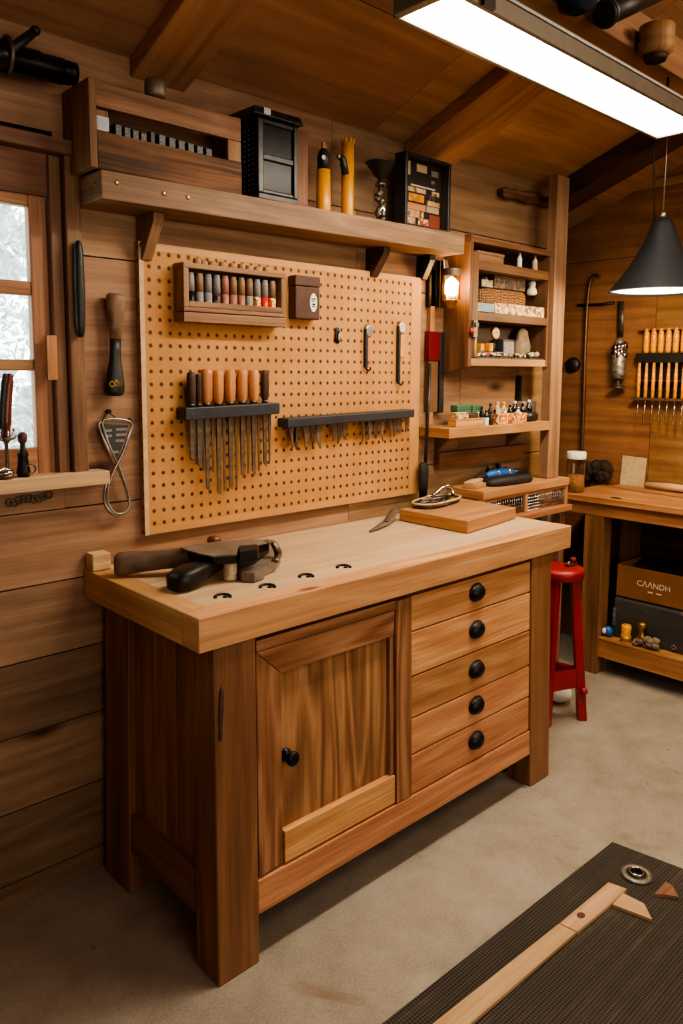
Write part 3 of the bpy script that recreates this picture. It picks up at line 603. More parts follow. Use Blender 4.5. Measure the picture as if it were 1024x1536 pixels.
# ---- funnel on a glass jar
c = at(570, 300, y=-.10); x = c.x; zs_ = sz(x)+.0005; zj = at(570, 279, y=-.10).z; zn = at(570, 268, y=-.10).z; zf = at(570, 244, y=-.10).z
t = thing('funnel_jar', 'narrow glass jar of crumpled metal bits on the shelf', 'jar', (x, -.10, zs_))
m = MB(); h = zj-zs_; m.lathe([(.024, 0), (.025, .005), (.025, h*.86), (.017, h*.95), (.017, h)], (x, -.10, zs_), 20, cap=False); m.build('glass', GLS, t)
m = MB(); 
for k in range(15): m.ell((x+random.uniform(-.012, .012), -.10+random.uniform(-.012, .012), zs_+.008+h*.82*k/15), .012, .012, .010, 8, 5, jit=.3)
m.build('filling', FOIL, t)
t2 = thing('black_funnel', 'black funnel standing in the mouth of the glass jar', 'funnel', (x, -.10, zj))
m = MB(); m.lathe([(.007, -.03), (.009, zn-zj), (.02, zn-zj+.006), (.05, zf-zj-.004), (.054, zf-zj), (.051, zf-zj), (.018, zn-zj+.008), (.007, zn-zj)], (x, -.10, zj), 28, cap=False); m.build('cone', BLK, t2)
m = MB(); m.lathe([(.019, .0005), (.020, .006), (.014, .012), (.0095, .012), (.0095, .0005)], (x, -.10, zj), 16); m.build('collar', FOIL, t2)

# ---- framed collage
xa, xb = at(608, 290, y=-.13).x, at(676, 300, y=-.13).x; zs_ = sz(xa)+.0005; zt2 = at(640, 234, y=-.13).z
fr = thing('picture_frame', 'black box frame holding a collage of amber and cream cards on the shelf', 'frame', ((xa+xb)/2, -.10, zs_))
m = MB(); w_ = .014; m.box(xa, xa+w_, -.13, -.075, zs_, zt2, 2); m.box(xb-w_, xb, -.13, -.075, zs_, zt2-.002, 2); m.box(xa+w_, xb-w_, -.13, -.075, zs_, zs_+w_); m.box(xa+w_, xb-w_, -.13, -.075, zt2-w_, zt2-.001)
m.build('frame', pm('grey_black_frame', '#2b2b2d', .4, .3, .2), fr, .003)
MB().box(xa+w_, xb-w_, -.095, -.085, zs_+w_, zt2-w_).build('backing', NBLK, fr)
u0, u1, v0, v1 = xa+w_+.004, xb-w_-.004, zs_+w_+.004, zt2-w_-.004
cards = [(.02, .2, .78, .99, CRM), (.36, .62, .86, .98, CRM), (.74, .92, .84, .93, GRYV), (.74, .82, .72, .77, GRYV), (.22, .84, .62, .645, TXT), (.1, .6, .53, .6, PRINT), (.17, .56, .38, .5, AMB), (.76, .95, .53, .6, PRINT), (.68, .84, .44, .54, DPRINT), (.15, .6, .25, .35, W['cherry']), (.63, .97, .36, .44, PRINT), (.63, .95, .25, .35, CRM), (.08, .55, .13, .24, PRINT), (.1, .34, .02, .12, PRINT), (.42, .68, .02, .13, CARTON), (.7, .98, .0, .22, pm('rust_card', '#8e3a16', .6)), (.02, .12, .5, .62, W['crate2']), (.02, .09, .1, .45, W['crate'])]
for a, b, c_, d_, mt in cards: MB().box(u0+(u1-u0)*a, u0+(u1-u0)*b, -.0965, -.0951, v0+(v1-v0)*c_, v0+(v1-v0)*d_).build('card', mt, fr)
MB().box(xa+w_, xb-w_, -.122, -.120, zs_+w_, zt2-w_).build('pane', glass('picture_glass', '#ffffff', .03, .05, .12), fr)

# ---- pegboard
A = at(207, 366, y=-.022); B = at(637, 414, y=-.022); C_ = at(219, 804, y=-.022); D_ = at(621, 740, y=-.022)
px0, px1, pz0, pz1 = (A.x+C_.x)/2, (B.x+D_.x)/2, (C_.z+D_.z)/2, (A.z+B.z)/2
pg = thing('pegboard', 'large tan perforated pegboard screwed to the back wall', 'pegboard', ((px0+px1)/2, 0, pz0))
MB().box(px0, px1, -.022, -.001, pz0, pz1, 0, .5).build('panel', PEG, pg, .002)
m = MB(); m.box(px1-.055, px1-.001, -.0235, -.022, pz0+.001, pz1-.001, 2); m.box(px0+.001, px1-.056, -.0235, -.022, pz0+.001, pz0+.022, 0); m.box(px0+.001, px1-.056, -.0235, -.022, pz1-.022, pz1-.001, 0)
PEGE = pm('pegboard_edge', '#c08a50', .6, 0, .15, 12); m.build('border', PEGE, pg)
m = MB(); m.box(px0-.003, px0+.012, -.026, -.022, pz0, pz1, 2); m.build('edge_strip', pm('worn_edge_strip', '#d0ac80', .5, 0, .25, 25), pg, .001)
m = MB(); m.lathe([(.007, 0), (.007, .003), (.004, .004)], (px0+.006, -.026, pz1-.012), 14, (0, -1, 0)); m.build('screw', AGED, pg)
PY = -.0225
# vial cabinet
a = at(274, 404, y=-.075); b = at(428, 489, y=-.075); vx0, vx1 = a.x, b.x; vz1 = (at(274, 402, y=-.075).z+at(428, 417, y=-.075).z)/2; vz0 = (at(272, 484, y=-.075).z+b.z)/2
vc = thing('vial_cabinet', 'small walnut wall cabinet with an open front hung on the pegboard', 'cabinet', ((vx0+vx1)/2, -.05, vz0))
m = MB(); m.box(vx0, vx1, -.078, PY-.002, vz0, vz0+.028, 0); vfl = vz0+.030; m.box(vx0, vx1, -.078, PY-.002, vfl, vfl+.012, 0); m.box(vx0, vx0+.018, -.078, PY-.002, vfl+.012, vz1, 2); m.box(vx1-.018, vx1, -.078, PY-.002, vfl+.012, vz1, 2); m.box(vx0, vx1, -.078, PY-.002, vz1, vz1+.016, 0)
m.box(vx0+.018, vx1-.018, -.078, -.072, vfl+.0125, vfl+.03, 0)
m.build('case', W['rack'], vc, .002)
MB().box(vx0+.018, vx1-.018, PY-.006, PY-.002, vfl+.012, vz1).build('back', W['darkwood'], vc)
vcol = [('grey', GRYV, '#6d645a', DKM), ('dark grey printed', WOODV, None, GRYV), ('silver printed', GRYV, None, GRYV), ('grey labelled', GRYV, None, DPRINT), ('pink labelled', PINK, None, PINK), ('peach labelled', WOODV, None, PINK), ('rose labelled', WOODV, None, PINK), ('tan striped', WOODV, None, GRYV), ('brown and orange', GRYV, None, CARTON), ('bright red bottomed', GRYV, None, REDV), ('amber', WOODV, None, CARTON)]
n = len(vcol); span = vx1-vx0-.045
for k, (nm, topm, _, botm) in enumerate(vcol):
    x = vx0+.0225+span*(k+.5)/n; t = thing('glass_vial', f'{nm} vial, {ORD[k]} from the left in the walnut vial cabinet', 'vial', (x, -.055, vfl+.0122), 'vials in the walnut cabinet')
    h = vz1-vfl-.02; zz = vfl+.0122
    m = MB(); m.lathe([(.0108, 0), (.0118, .002), (.0118, h*.46)], (x, -.055, zz), 14); m.build('base', botm, t)
    m = MB(); m.lathe([(.0114, h*.46), (.0114, h*.88), (.0095, h*.93), (.0095, h*.985), (.004, h*.99)], (x, -.055, zz), 14); m.build('cap', topm, t)
for k in range(9):
    x = vx0+.06+k*(vx1-vx0-.09)/9+random.uniform(-.004, .004); m = MB(); m.lathe([(.011, 0), (.012, .004), (.011, .012+random.random()*.004), (.006, .016)], (x, -.05+random.uniform(-.01, .01), vz1+.0165), 12)
    tag(m.build('cork_stopper', CORK), f'pale cork stopper, {ORD[k]} from the left on top of the vial cabinet', 'cork', 'cork stoppers on the vial cabinet')
# brown tin with a white oval badge
a = at(443, 414, y=-.06); b = at(479, 480, y=-.06); bx = thing('match_tin', 'dark brown tin with a white oval badge hung on the pegboard', 'tin', ((a.x+b.x)/2, -.04, b.z))
MB().box(a.x, b.x, -.062, PY-.0015, b.z, a.z-.03).build('body', BRN, bx, .004)
MB().box(a.x-.002, b.x+.002, -.064, PY-.0015, a.z-.0295, a.z+.004).build('lid', BRN, bx, .004)
c = at(470, 454, y=-.0625); m = MB(); m.lathe([(.019, 0), (.019, .001)], c, 24, (0, -1, 0), sx=.82, sy=1.6); bd = m.build('badge', WHT, bx)
m = MB()
for dx, dz, w_, h_ in ((-.005, .011, .009, .004), (.004, .012, .006, .005), (-.003, .004, .013, .003), (.0, -.006, .010, .006), (-.004, -.013, .005, .004), (.004, -.014, .005, .003)): m.box(c.x+dx-w_/2, c.x+dx+w_/2, c.y-.0022, c.y-.001, c.z+dz-h_/2, c.z+dz+h_/2)
m.build('badge_print', DKM, bd)
# little hook
c = at(507, 503, y=-.03); m = MB(); m.ell(c+V((0, .003, .0)), .013, .005, .030, 12, 8); t = thing('key_hook', 'tiny dark oval key hook near the middle of the pegboard', 'hook', (c.x, PY, c.z-.03))
m.build('plate', DKM, t); m = MB(); m.ell(c+V((.004, -.004, -.008)), .008, .003, .016, 10, 6); m.torus(c+V((0, 0, .024)), .005, .0015, (0, 1, 0), 14, 6); m.build('eye', STL, t)
# two hanging strap tools
def strap(px, py0, py1, lab, long):
    a = at(px, py0, y=-.03); b = at(px, py1, y=-.03)
    t = thing('strap_tool', lab, 'tool', (a.x, PY, b.z)); x = a.x; zt, zb_ = a.z, b.z
    m = MB(); m.box(x-.020, x-.007, -.036, PY-.0005, zb_+.01, zt-.012, 2); m.build('side_bar', BLK, t, .003)
    ws = zt-(zt-zb_)*(.55 if long else .8)
    m = MB(); m.box(x-.0065, x+.016, -.034, PY-.0005, ws, zt-.03, 2); m.build('strap', W['cherry'], t, .002)
    m = MB(); m.lathe([(.021, 0), (.021, .010), (.016, .014)], (x, PY-.0005, zt-.02), 20, (0, -1, 0), sx=.9, sy=1.25); m.build('disc', STL, t)
    m = MB(); m.torus((x-.004, -.030, zb_+.012), .009, .0035, (0, 1, 0), 16, 6, 1, 1, pi*.0, pi*1.2) if False else m.tube([(x-.012, -.03, zb_+.02), (x-.012, -.032, zb_+.006), (x-.006, -.036, zb_), (x+.003, -.038, zb_+.004), (x+.003, -.036, zb_+.012)], .0038, 8); m.build('hook', DKM, t)
strap(553, 488, 556, 'shorter hanging strap tool with grey disc and hook on the pegboard', False)
strap(602, 484, 577, 'longer hanging strap tool with grey disc near the right edge of the pegboard', True)

# ---- chisel rack
def rail(pa, pb, h, name, lab):
    a = at(*pa, y=-.075); b = at(*pb, y=-.075); zt = lambda x: a.z+(b.z-a.z)*(x-a.x)/(b.x-a.x)
    t = thing(name, lab, 'tool rack', ((a.x+b.x)/2, PY, a.z-h)); m = MB()
    m.hexa([(a.x, -.078, a.z-h), (b.x, -.078, b.z-h), (b.x, PY-.001, b.z-h), (a.x, PY-.001, a.z-h), (a.x, -.078, a.z), (b.x, -.078, b.z), (b.x, PY-.001, b.z), (a.x, PY-.001, a.z)], 0)
    m.build('bar', BAR, t, .003); m = MB()
    for x, zz in ((a.x+.02, a.z), (b.x-.02, b.z)): m.lathe([(.004, 0), (.004, .002)], (x, -.078, zz-h/2), 10, (0, -1, 0))
    m.build('screw', AGED, t); return a, b, zt
a, b, zt = rail((278, 612), (419, 604), .036, 'chisel_rack', 'dark grey bar rack holding the wooden-handled chisels')
hd = [(287, 558, 'd'), (298, 561, 'd'), (310, 553, 'o'), (327, 555, 'o'), (345, 554, 'o'), (363, 554, 'o'), (380, 555, 'o'), (397, 555, 'd')]
tips = [692, 703, 738, 742, 735, 716, 712, 700]; no = 0
for k, (px, py, kind) in enumerate(hd):
    y = -.052; x = at(px, 600, y=y).x; zh = at(px, py, y=y).z; zr = zt(x)+.0008; ztip = at(px, tips[k], y=y).z
    if kind == 'o': no += 1; lab = f'orange-handled chisel, {ORD[no-1]} of the orange ones in the rack'
    else: lab = ['dark-handled chisel at the far left of the rack', 'thinner dark-handled chisel next to the first orange handle', 'dark-handled chisel at the right end of the rack'][[0, 1, None, None, None, None, None, 2][k]]
    t = thing('chisel', lab, 'chisel', (x, y, zr-.04), 'chisels in the dark rack')
    rr = .0175 if kind == 'o' else (.014 if k != 1 else .010); h = zh-zr
    m = MB(); m.lathe([(rr*.62, .0), (rr*.66, .010), (rr*.92, .018), (rr, h*.5), (rr*.97, h*.85), (rr*.85, h*.97), (rr*.4, h)], (x, y, zr), 18); m.build('handle', W['cherry'] if kind == 'o' else W['dkhandle'], t)
    m = MB(); m.lathe([(rr*.68, .0002), (rr*.7, .009)], (x, y, zr), 16); m.build('ferrule', AGED, t)
    zb_ = zt(x)-.0368; w_ = .0078; m = MB(); m.hexa([(x-w_*.8, y-.002, ztip+.012), (x+w_*.8, y-.002, ztip), (x+w_*.8, y+.002, ztip), (x-w_*.8, y+.002, ztip+.012), (x-w_, y-.0035, zb_), (x+w_, y-.0035, zb_), (x+w_, y+.0035, zb_), (x-w_, y+.0035, zb_)], 2); m.build('blade', BLADE, t)
for k, (px, pt) in enumerate(((293, 696), (304, 706), (319, 708), (336, 736), (354, 730), (372, 710), (388, 706), (404, 694))):
    y = -.046; x = at(px, 640, y=y).x; ztip = at(px, pt, y=y).z; zb_ = zt(x)-.0368; w_ = .0056
    m = MB(); m.hexa([(x-w_*.5, y-.001, ztip), (x+w_*.5, y-.001, ztip), (x+w_*.5, y+.001, ztip), (x-w_*.5, y+.001, ztip), (x-w_, y-.002, zb_), (x+w_, y-.002, zb_), (x+w_, y+.002, zb_), (x-w_, y+.002, zb_)], 2)
    m.lathe([(.0035, 0), (.0035, .003)], (x, y-.0005, zb_-.006), 8, (0, -1, 0))
    tag(m.build('needle_file', BLADE), f'slim bare file blade, {ORD[k]} from the left under the chisel rack', 'file', 'slim files under the chisel rack')
a, b, zt = rail((431, 628), (621, 614), .03, 'carving_tool_rack', 'long dark grey bar rack of small hooked carving blades')
cb = [(437, 672), (446, 675), (458, 671), (467, 674), (480, 672), (499, 662), (508, 666), (519, 660), (543, 666), (554, 660), (565, 658), (575, 662), (584, 656), (592, 655), (600, 650), (609, 648)]
for k, (px, pt) in enumerate(cb):
    y = -.052; x = at(px, 640, y=y).x; ztip = at(px, pt, y=y).z; zb_ = zt(x)-.0308; L = zb_-ztip; cv = random.choice((-1, 1))*random.uniform(.006, .016); lean = random.uniform(-.006, .006)
    t = thing('carving_knife', f'small curved carving blade, {ORD[k]} from the left under the long bar rack', 'blade', (x, y, zb_), 'carving blades under the long rack')
    w_ = random.uniform(.008, .0135); m = MB(); pts = []; rs = []
    for q in range(7):
        f = q/6; cx_ = x+lean*f+cv*sin(f*pi)*.6; ww = w_*(1-.85*f**2); zz = zb_-L*f
        rs.append([(cx_-ww, y-.0015, zz), (cx_+ww, y-.0015, zz), (cx_+ww, y+.0015, zz), (cx_-ww, y+.0015, zz)])
    m.rings(rs, sm=False); m.build('blade', random.choice((BLADE, TOOLW, AGED)), t)
    m = MB(); m.lathe([(.003, 0), (.003, .004)], (x, y-.0015, zb_-.005), 8, (0, -1, 0)); m.build('pin', STL, t)

# ---- things hung left of the pegboard
a = at(117, 361, y=-.05); b = at(121, 506, y=-.05); m = MB(); m.tube([a.lerp(b, f) for f in (0, .03, .12, .5, .88, .97, 1)], [.004, .009, .0125, .0145, .0125, .010, .005], 14); m.v = [V((p.x, min(p.y, -.0362) if p.y > -.0362 else p.y, p.z)) for p in m.v]
tag(m.build('black_grip_bar', BLK), 'long black grip bar fixed to the window casing', 'grip bar')
a = at(174, 441, y=-.03); b = at(172, 594, y=-.03); L = a.z-b.z
ph = thing('wooden_paddle', 'paddle with a worn wooden top and black flared end hung on the wall', 'paddle', (a.x, 0, b.z))
def pad(fs): 
    m = MB(); m.tube([a.lerp(b, f) for f, _ in fs], [r for _, r in fs], 18, flat=((0, 1, 0), .72)); return m
pad([(0, .022), (.02, .027), (.07, .028), (.13, .0265), (.22, .022), (.32, .0185), (.44, .016)]).build('handle', pm('worn_tan_handle', '#8f6c4e', .5, 0, .4, 14, c2='#5e4632'), ph)
bl = pad([(.44, .0162), (.55, .0155), (.65, .017), (.76, .0225), (.88, .027), (.95, .0275), (.985, .024), (1, .016)]).build('blade', BLK, ph)
c = at(173, 576, y=-.05); m = MB()
m.torus(c+V((-.010, 0, 0)), .007, .0013, (0, 1, 0), 14, 5); m.torus(c+V((.003, 0, .001)), .006, .0013, (0, 1, 0), 14, 5, .7, 1); m.tube([c+V((.010, 0, .006)), c+V((.011, 0, -.006)), c+V((.016, 0, -.003)), c+V((.018, 0, .005))], .0013, 5); m.tube([c+V((-.003, 0, .009)), c+V((.003, 0, .011)), c+V((.008, 0, .009))], .0013, 5); m.build('gold_emblem', GOLD, bl)
m = MB(); nl = at(172, 445, y=-.012); m.lathe([(.005, 0), (.005, .012)], V((a.x, -.001, a.z-.008)), 10, (0, -1, 0)); m.build('peg', DKM, ph)
# wire hanger with a dark card
t0 = at(164, 617, y=-.02); hg = thing('wire_clip', 'twisted wire loop holding a dark printed card on the wall', 'wire clip', (t0.x, 0, at(174, 775, y=-.02).z))
def P_(q, y=-.022): return at(q[0], q[1], y=y)
lp = [(151, 632), (196, 634), (193, 655), (184, 680), (170, 704), (159, 728), (157, 752), (166, 769), (180, 772), (192, 765), (194, 750), (188, 728), (178, 704), (165, 680), (154, 655)]
m = MB(); pts = []
import itertools
P2 = [P_(q, -.022-.004*(i % 2)) for i, q in enumerate(lp)]
def smooth(ps, closed=True, k=4):
    o = []; n = len(ps)
    for i in range(n if closed else n-1):
        p0, p1, p2, p3 = ps[i-1 if (closed or i > 0) else 0], ps[i], ps[(i+1) % n], ps[(i+2) % n if closed else min(i+2, n-1)]
        for j in range(k):
            s_ = j/k; o.append(.5*((2*p1)+(p2-p0)*s_+(2*p0-5*p1+4*p2-p3)*s_**2+(3*p1-p0-3*p2+p3)*s_**3))
    if not closed: o.append(ps[-1])
    return o
sp_ = smooth(P2); m.tube(sp_, .0048, 8, closed=True); m.tube([p+V((0, -.008, 0)) for p in [V(((q.x-t0.x)*.86+t0.x+.002, q.y, q.z+.004)) for q in sp_]], .003, 6, closed=True); m.build('wire_loop', STL, hg)
m = MB(); cc = [P_(q, -.026) for q in ((155, 636), (192, 638), (187, 660), (176, 688), (168, 684), (159, 660))]; m.prism(cc, [p+V((0, .003, 0)) for p in cc]); cd_ = m.build('card', GREY, hg)
m = MB()
for px, py, w_ in ((162, 646, .012), (163, 654, .010), (182, 644, .016), (182, 652, .017), (180, 661, .013), (174, 678, .008)): 
    c = P_((px, py), -.0275); m.box(c.x-w_, c.x+w_, -.0275, -.0262, c.z-.0035, c.z+.0035)
m.build('card_print', GRYV, cd_)
m = MB(); c = P_((163, 617), -.01); m.lathe([(.006, 0), (.006, .016)], (c.x, -.0005, c.z), 10, (0, -1, 0)); m.tube([P_((163, 619)), P_((156, 626)), P_((151, 633))], .0016, 6); m.tube([P_((163, 619)), P_((178, 630)), P_((193, 632))], .0016, 6); m.ell(P_((194, 631)), .009, .007, .008, 10, 6); m.build('hanger', DKM, hg)
# wrought chain trinket under the sill
kt = thing('wrought_hook_strip', 'little ornate metal hook strip fixed under the window sill', 'hook strip', (at(45, 750, y=0).x, 0, at(45, 760, y=0).z))
m = MB(); a = at(15, 754, y=-.008); b = at(74, 744, y=-.008)
for k in range(9): m.torus(a.lerp(b, k/8)+V((0, 0, random.uniform(-.006, .006))), .009, .0022, (0, 1, 0), 12, 5)
m.tube([a, b], .002, 6); m.build('strip', AGED, kt)

# ---- window-sill objects
c = at(12, 715, z=SILLZ); c.y = -.035
def sill(px): return V((at(px, 712, z=SILLZ).x if False else at(px, 700, y=-.035).x, -.035, SILLZ+.0005))
p = sill(11); hs = thing('claw_stand', 'silver clawed cup on a slim stem standing on the window sill', 'stand', p)
zc1 = at(12, 660, y=-.035).z
m = MB(); m.lathe([(.016, 0), (.016, .003), (.006, .007), (.0045, .02), (.0045, zc1-p.z-.01), (.010, zc1-p.z), (.016, zc1-p.z+.006), (.014, zc1-p.z+.006), (.005, zc1-p.z+.001)], p, 16); m.build('stem', AGED, hs)
m = MB()
for k in range(8):
    a = 2*pi*k/8; q = V((p.x, p.y, zc1)); d = V((cos(a), sin(a)*.6, 0)); m.tube([q+d*.008, q+d*.022+V((0, 0, .004)), q+d*.026+V((0, 0, .018)), q+d*.018+V((0, 0, .03))], [.003, .003, .0028, .0015], 6)
m.build('claw', CHR, hs)
zt1 = at(20, 560, y=-.035).z; rh = thing('curved_handle', 'curved dark red and black wooden handle standing in the clawed cup', 'handle', (p.x, p.y, zc1+.006))
cp = [(p.x-.002, zc1+.0062), (p.x-.001, zc1+.04), (p.x+.001, zc1+.075), (p.x+.005, zc1+.11), (p.x+.010, zt1-.02), (p.x+.013, zt1)]
m = MB(); m.tube(smooth([V((x+.003, p.y, z)) for x, z in cp], False), [.010]*4+[.0125]*8+[.0115]*5+[.009]*3+[.004], 12); m.build('wood', pm('red_lacquer', '#6e2c1c', .3, 0, .3), rh)
m = MB(); m.tube(smooth([V((x-.008, p.y-.002, z)) for x, z in cp], False), [.007]*4+[.0095]*8+[.009]*5+[.007]*3+[.003], 10); m.build('spine', BLK, rh)
p = sill(35); fg = thing('ornate_bottle', 'small dark ornate bottle with a stopper and ring on the window sill', 'bottle', p); h = at(35, 648, y=-.035).z-p.z
m = MB(); m.lathe([(.014, 0), (.018, .01), (.014, .028), (.012, h*.45), (.014, h*.5), (.008, h*.62), (.006, h*.74)], p, 14); m.build('body', DKM, fg)
m = MB(); m.lathe([(.006, h*.74), (.011, h*.79), (.012, h*.93), (.007, h)], p, 12); m.build('stopper', BRN, fg)
m = MB(); m.torus(p+V((.012, -.016, .02)), .013, .0025, (0, 1, .2), 18, 6); m.build('ring', AGED, fg)
p = V((at(8, 716, y=-.05).x, -.048, SILLZ+.0005)); m = MB(); td = thing('round_tin', 'round silver lidded tin at the left end of the window sill', 'tin', p)
m.lathe([(.016, 0), (.020, .004), (.020, .012)], p, 20); m.build('base', AGED, td); m = MB(); m.lathe([(.021, .0125), (.022, .016), (.018, .023), (.006, .026), (.004, .028)], p, 20); m.build('lid', CHR, td)

# ---- tall things between pegboard and shelf cabinet
xa = at(650, 500, y=-.03); zt_b = at(652, 497, y=-.03).z; zb_b = at(655, 618, y=-.03).z; zm_ = at(652, 541, y=-.03).z
x0 = at(644, 540, y=-.03).x; x1 = at(660, 540, y=-.03).x; x2 = at(667, 540, y=-.03).x
lv = thing('red_level', 'dark red and wood measuring stick hung beside the pegboard', 'measuring stick', ((x0+x1)/2, 0, zb_b))
MB().box(x0, x1, -.028, -.001, zm_, zt_b, 2).build('red_body', DRED, lv, .002); MB().box(x0+.004, x1-.002, -.022, -.001, zb_b, zm_-.0005, 2).build('wood_body', W['alcove'], lv, .001)
MB().box(x1+.004, x2+.004, -.026, -.001, zb_b-.004, at(664, 498, y=-.03).z, 2).build('black_ruler', BLK, None, .003)
tag(bpy.data.objects['black_ruler'], 'black ruler strip hung to the right of the red measuring stick', 'ruler')
p1 = at(648, 552, y=-.06); p0 = at(636, 740, y=-.06)
br = thing('bench_brush', 'black long-handled bench brush standing bristle-down against the wall', 'brush', (at(638, 745, y=-.06).x, -.06, H))
hx = at(637, 720, y=-.06).x
ztop_ = at(648, 545, y=-.035).z; zhd = at(638, 700, y=-.06).z
m = MB(); m.tube([(at(645, 545, y=-.04).x, -.04, ztop_), (hx+.012, -.05, zhd-.01)], .0065, 12); m.build('handle', BLK, br)
m = MB(); m.lathe([(.016, H+.05), (.021, zhd-.05), (.022, zhd-.015), (.018, zhd+.008), (.010, zhd+.018)], (hx, -.052, 0), 16, sx=1.15, sy=.75); m.build('head', RUB, br)
m = MB()
for k in range(26): a = 2*pi*k/26; m.tube([(hx+.018*cos(a), -.052+.011*sin(a), H+.052), (hx+.021*cos(a), -.052+.013*sin(a), H+.0008)], [.0035, .0022], 5)
m.build('bristles', DKM, br)
# ================================================================== SHELF CABINET, LOW SHELF, DRAWER UNIT
CY = -.13
cz0, cz1 = 1.476, 1.954; cx0, cx1 = 1.541, 2.111
cb = thing('shelf_cabinet', 'open wooden shelf cabinet on the wall beside the glowing wall lamp', 'cabinet', ((cx0+cx1)/2, -.07, cz0))
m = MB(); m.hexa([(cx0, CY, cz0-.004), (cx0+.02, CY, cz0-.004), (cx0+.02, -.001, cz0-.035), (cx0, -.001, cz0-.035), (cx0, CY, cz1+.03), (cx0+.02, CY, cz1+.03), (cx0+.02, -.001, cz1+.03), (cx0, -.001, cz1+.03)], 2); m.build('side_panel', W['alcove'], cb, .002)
m = MB(); m.box(cx0+.0205, 1.597, CY, CY+.018, cz0+.033, cz1-.034, 2); m.build('front_stile', W['alcove'], cb, .001)
MB().box(cx1-.016, cx1, CY, -.001, cz0, cz1, 2).build('side_panel', W['alcove'], cb, .001)
MB().box(cx0+.0205, cx1-.0165, -.012, -.001, cz0, cz1, 0).build('back_panel', W['darkwood'], cb)  # dark panel paints in the deep shadow inside the cabinet
shz = [(cz0, 1.506), (1.656, 1.689), (1.853, 1.889)]
for i, (z0, z1) in enumerate(shz):
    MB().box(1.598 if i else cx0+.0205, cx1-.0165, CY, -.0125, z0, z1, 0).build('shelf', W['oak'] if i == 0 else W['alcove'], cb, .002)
MB().box(cx0-.002, cx1+.02, CY-.004, -.001, cz1, cz1+.022, 0).build('top_trim', W['alcove'], cb, .002)
F1, F2, F3 = 1.5065, 1.6895, 1.8895
def X(px, py, y): return at(px, py, y=y).x
def Z(px, py, y): return at(px, py, y=y).z
def simple(name, lab, cat, m, mat, bevel=0, group=None): return tag(m.build(name, mat, None, bevel), lab, cat, group)
def bottle(x, y, z, r, h, name, lab, bm, cm, cat='bottle', neck=.45, group=None):
    t = thing(name, lab, cat, (x, y, z), group); m = MB(); m.lathe([(r*.92, 0), (r, .003), (r, h*.62), (r*neck, h*.76), (r*neck, h*.86)], (x, y, z), 16); m.build('body', bm, t)
    m = MB(); m.lathe([(r*neck*1.15, h*.86), (r*neck*1.15, h*.98), (r*neck*.6, h)], (x, y, z), 14); m.build('cap', cm, t); return t
# top row
y = -.10; bottle(X(779, 392, y), y, F3, .011, Z(778, 379, y)-F3, 'white_bottle', 'slim white bottle on the top row of the shelf cabinet', WHT, WHT)
bottle(X(802, 395, y), y, F3, .012, Z(802, 383, y)-F3, 'tan_bottle', 'dull tan bottle at the right of the top row of the shelf cabinet', CRM, CORK)
t = thing('card_roll', 'dark flat carton lying on the left of the top row of the shelf cabinet', 'carton', (1.70, -.07, F3)); MB().box(1.61, 1.79, -.11, -.03, F3, F3+.03).build('body', W['crate2'], t, .002); MB().box(1.608, 1.792, -.112, -.028, F3+.0302, F3+.042).build('lid', W['crate2'], t, .002)
# second row: long printed carton at the front, basket and dark box stacked on boards behind
y = CY+.006; x0, x1 = X(742, 470, y), X(818, 474, y); hc = .044
t = thing('long_printed_carton', 'long pale printed carton at the front of the second row of the shelf cabinet', 'carton', ((x0+x1)/2, -.11, F2)); MB().box(x0, x1-.01, y, -.085, F2, F2+hc).build('body', PRINT, t, .002)
m = MB(); [m.lathe([(.006, 0), (.006, .001)], (x0+.022, y-.0002, F2+zz), 10, (0, -1, 0)) for zz in (.012, .032)]; m.build('red_dots', DRED, t)
x00 = 1.600; t = thing('blue_tool_box', 'small blue and black box left of the long printed carton', 'box', ((x00+x0)/2, -.11, F2)); MB().box(x00+.002, x0-.003, y, -.085, F2, F2+.04).build('body', DBLUE, t, .003); MB().box(x00+.018, x0-.012, y-.001, y, F2+.01, F2+.03).build('label', pm('pale_blue_label', '#5f8fb0', .5, 0, .5, 150), t)
bx0, bx1 = X(719, 447, -.07), X(790, 447, -.07); zb2 = F2+.0005
m = MB(); L = bx1-bx0; m.rings([[(bx0+L/2+(L/2)*s*(abs(cos(q))**.45)*(1 if cos(q) > 0 else -1), -.048+.034*s*(abs(sin(q))**.6)*(1 if sin(q) > 0 else -1), z) for q in [2*pi*j/28 for j in range(28)]] for s, z in ((.93, zb2), (.97, zb2+.03), (.99, zb2+.055), (1.0, zb2+.075), (.98, zb2+.095), (.90, zb2+.106), (.5, zb2+.108))])
simple('woven_basket', 'long woven cane basket on the second row of the shelf cabinet', 'basket', m, WICK)
zz = zb2+.109; t = thing('dark_printed_box', 'dark patterned box lying on top of the woven basket', 'box', (X(762, 428, -.06), -.05, zz)); xx0, xx1 = X(737, 428, -.065), X(784, 428, -.065); MB().box(xx0, xx1, -.078, -.02, zz, zz+.046).build('body', DPRINT, t, .002); MB().box(xx0-.001, xx1+.001, -.079, -.019, zz+.0462, zz+.052).build('lid', BRN, t, .001)
xx2 = X(718, 428, -.065); m = MB(); m.box(xx2+.004, xx0-.004, -.075, -.025, zz, zz+.03); m.ell(((xx2+xx0)/2, -.055, zz+.037), .018, .018, .01, 10, 6, jit=.2); simple('black_pouch', 'black crumpled pouch left of the dark patterned box on the basket', 'pouch', m, FOIL, .002)
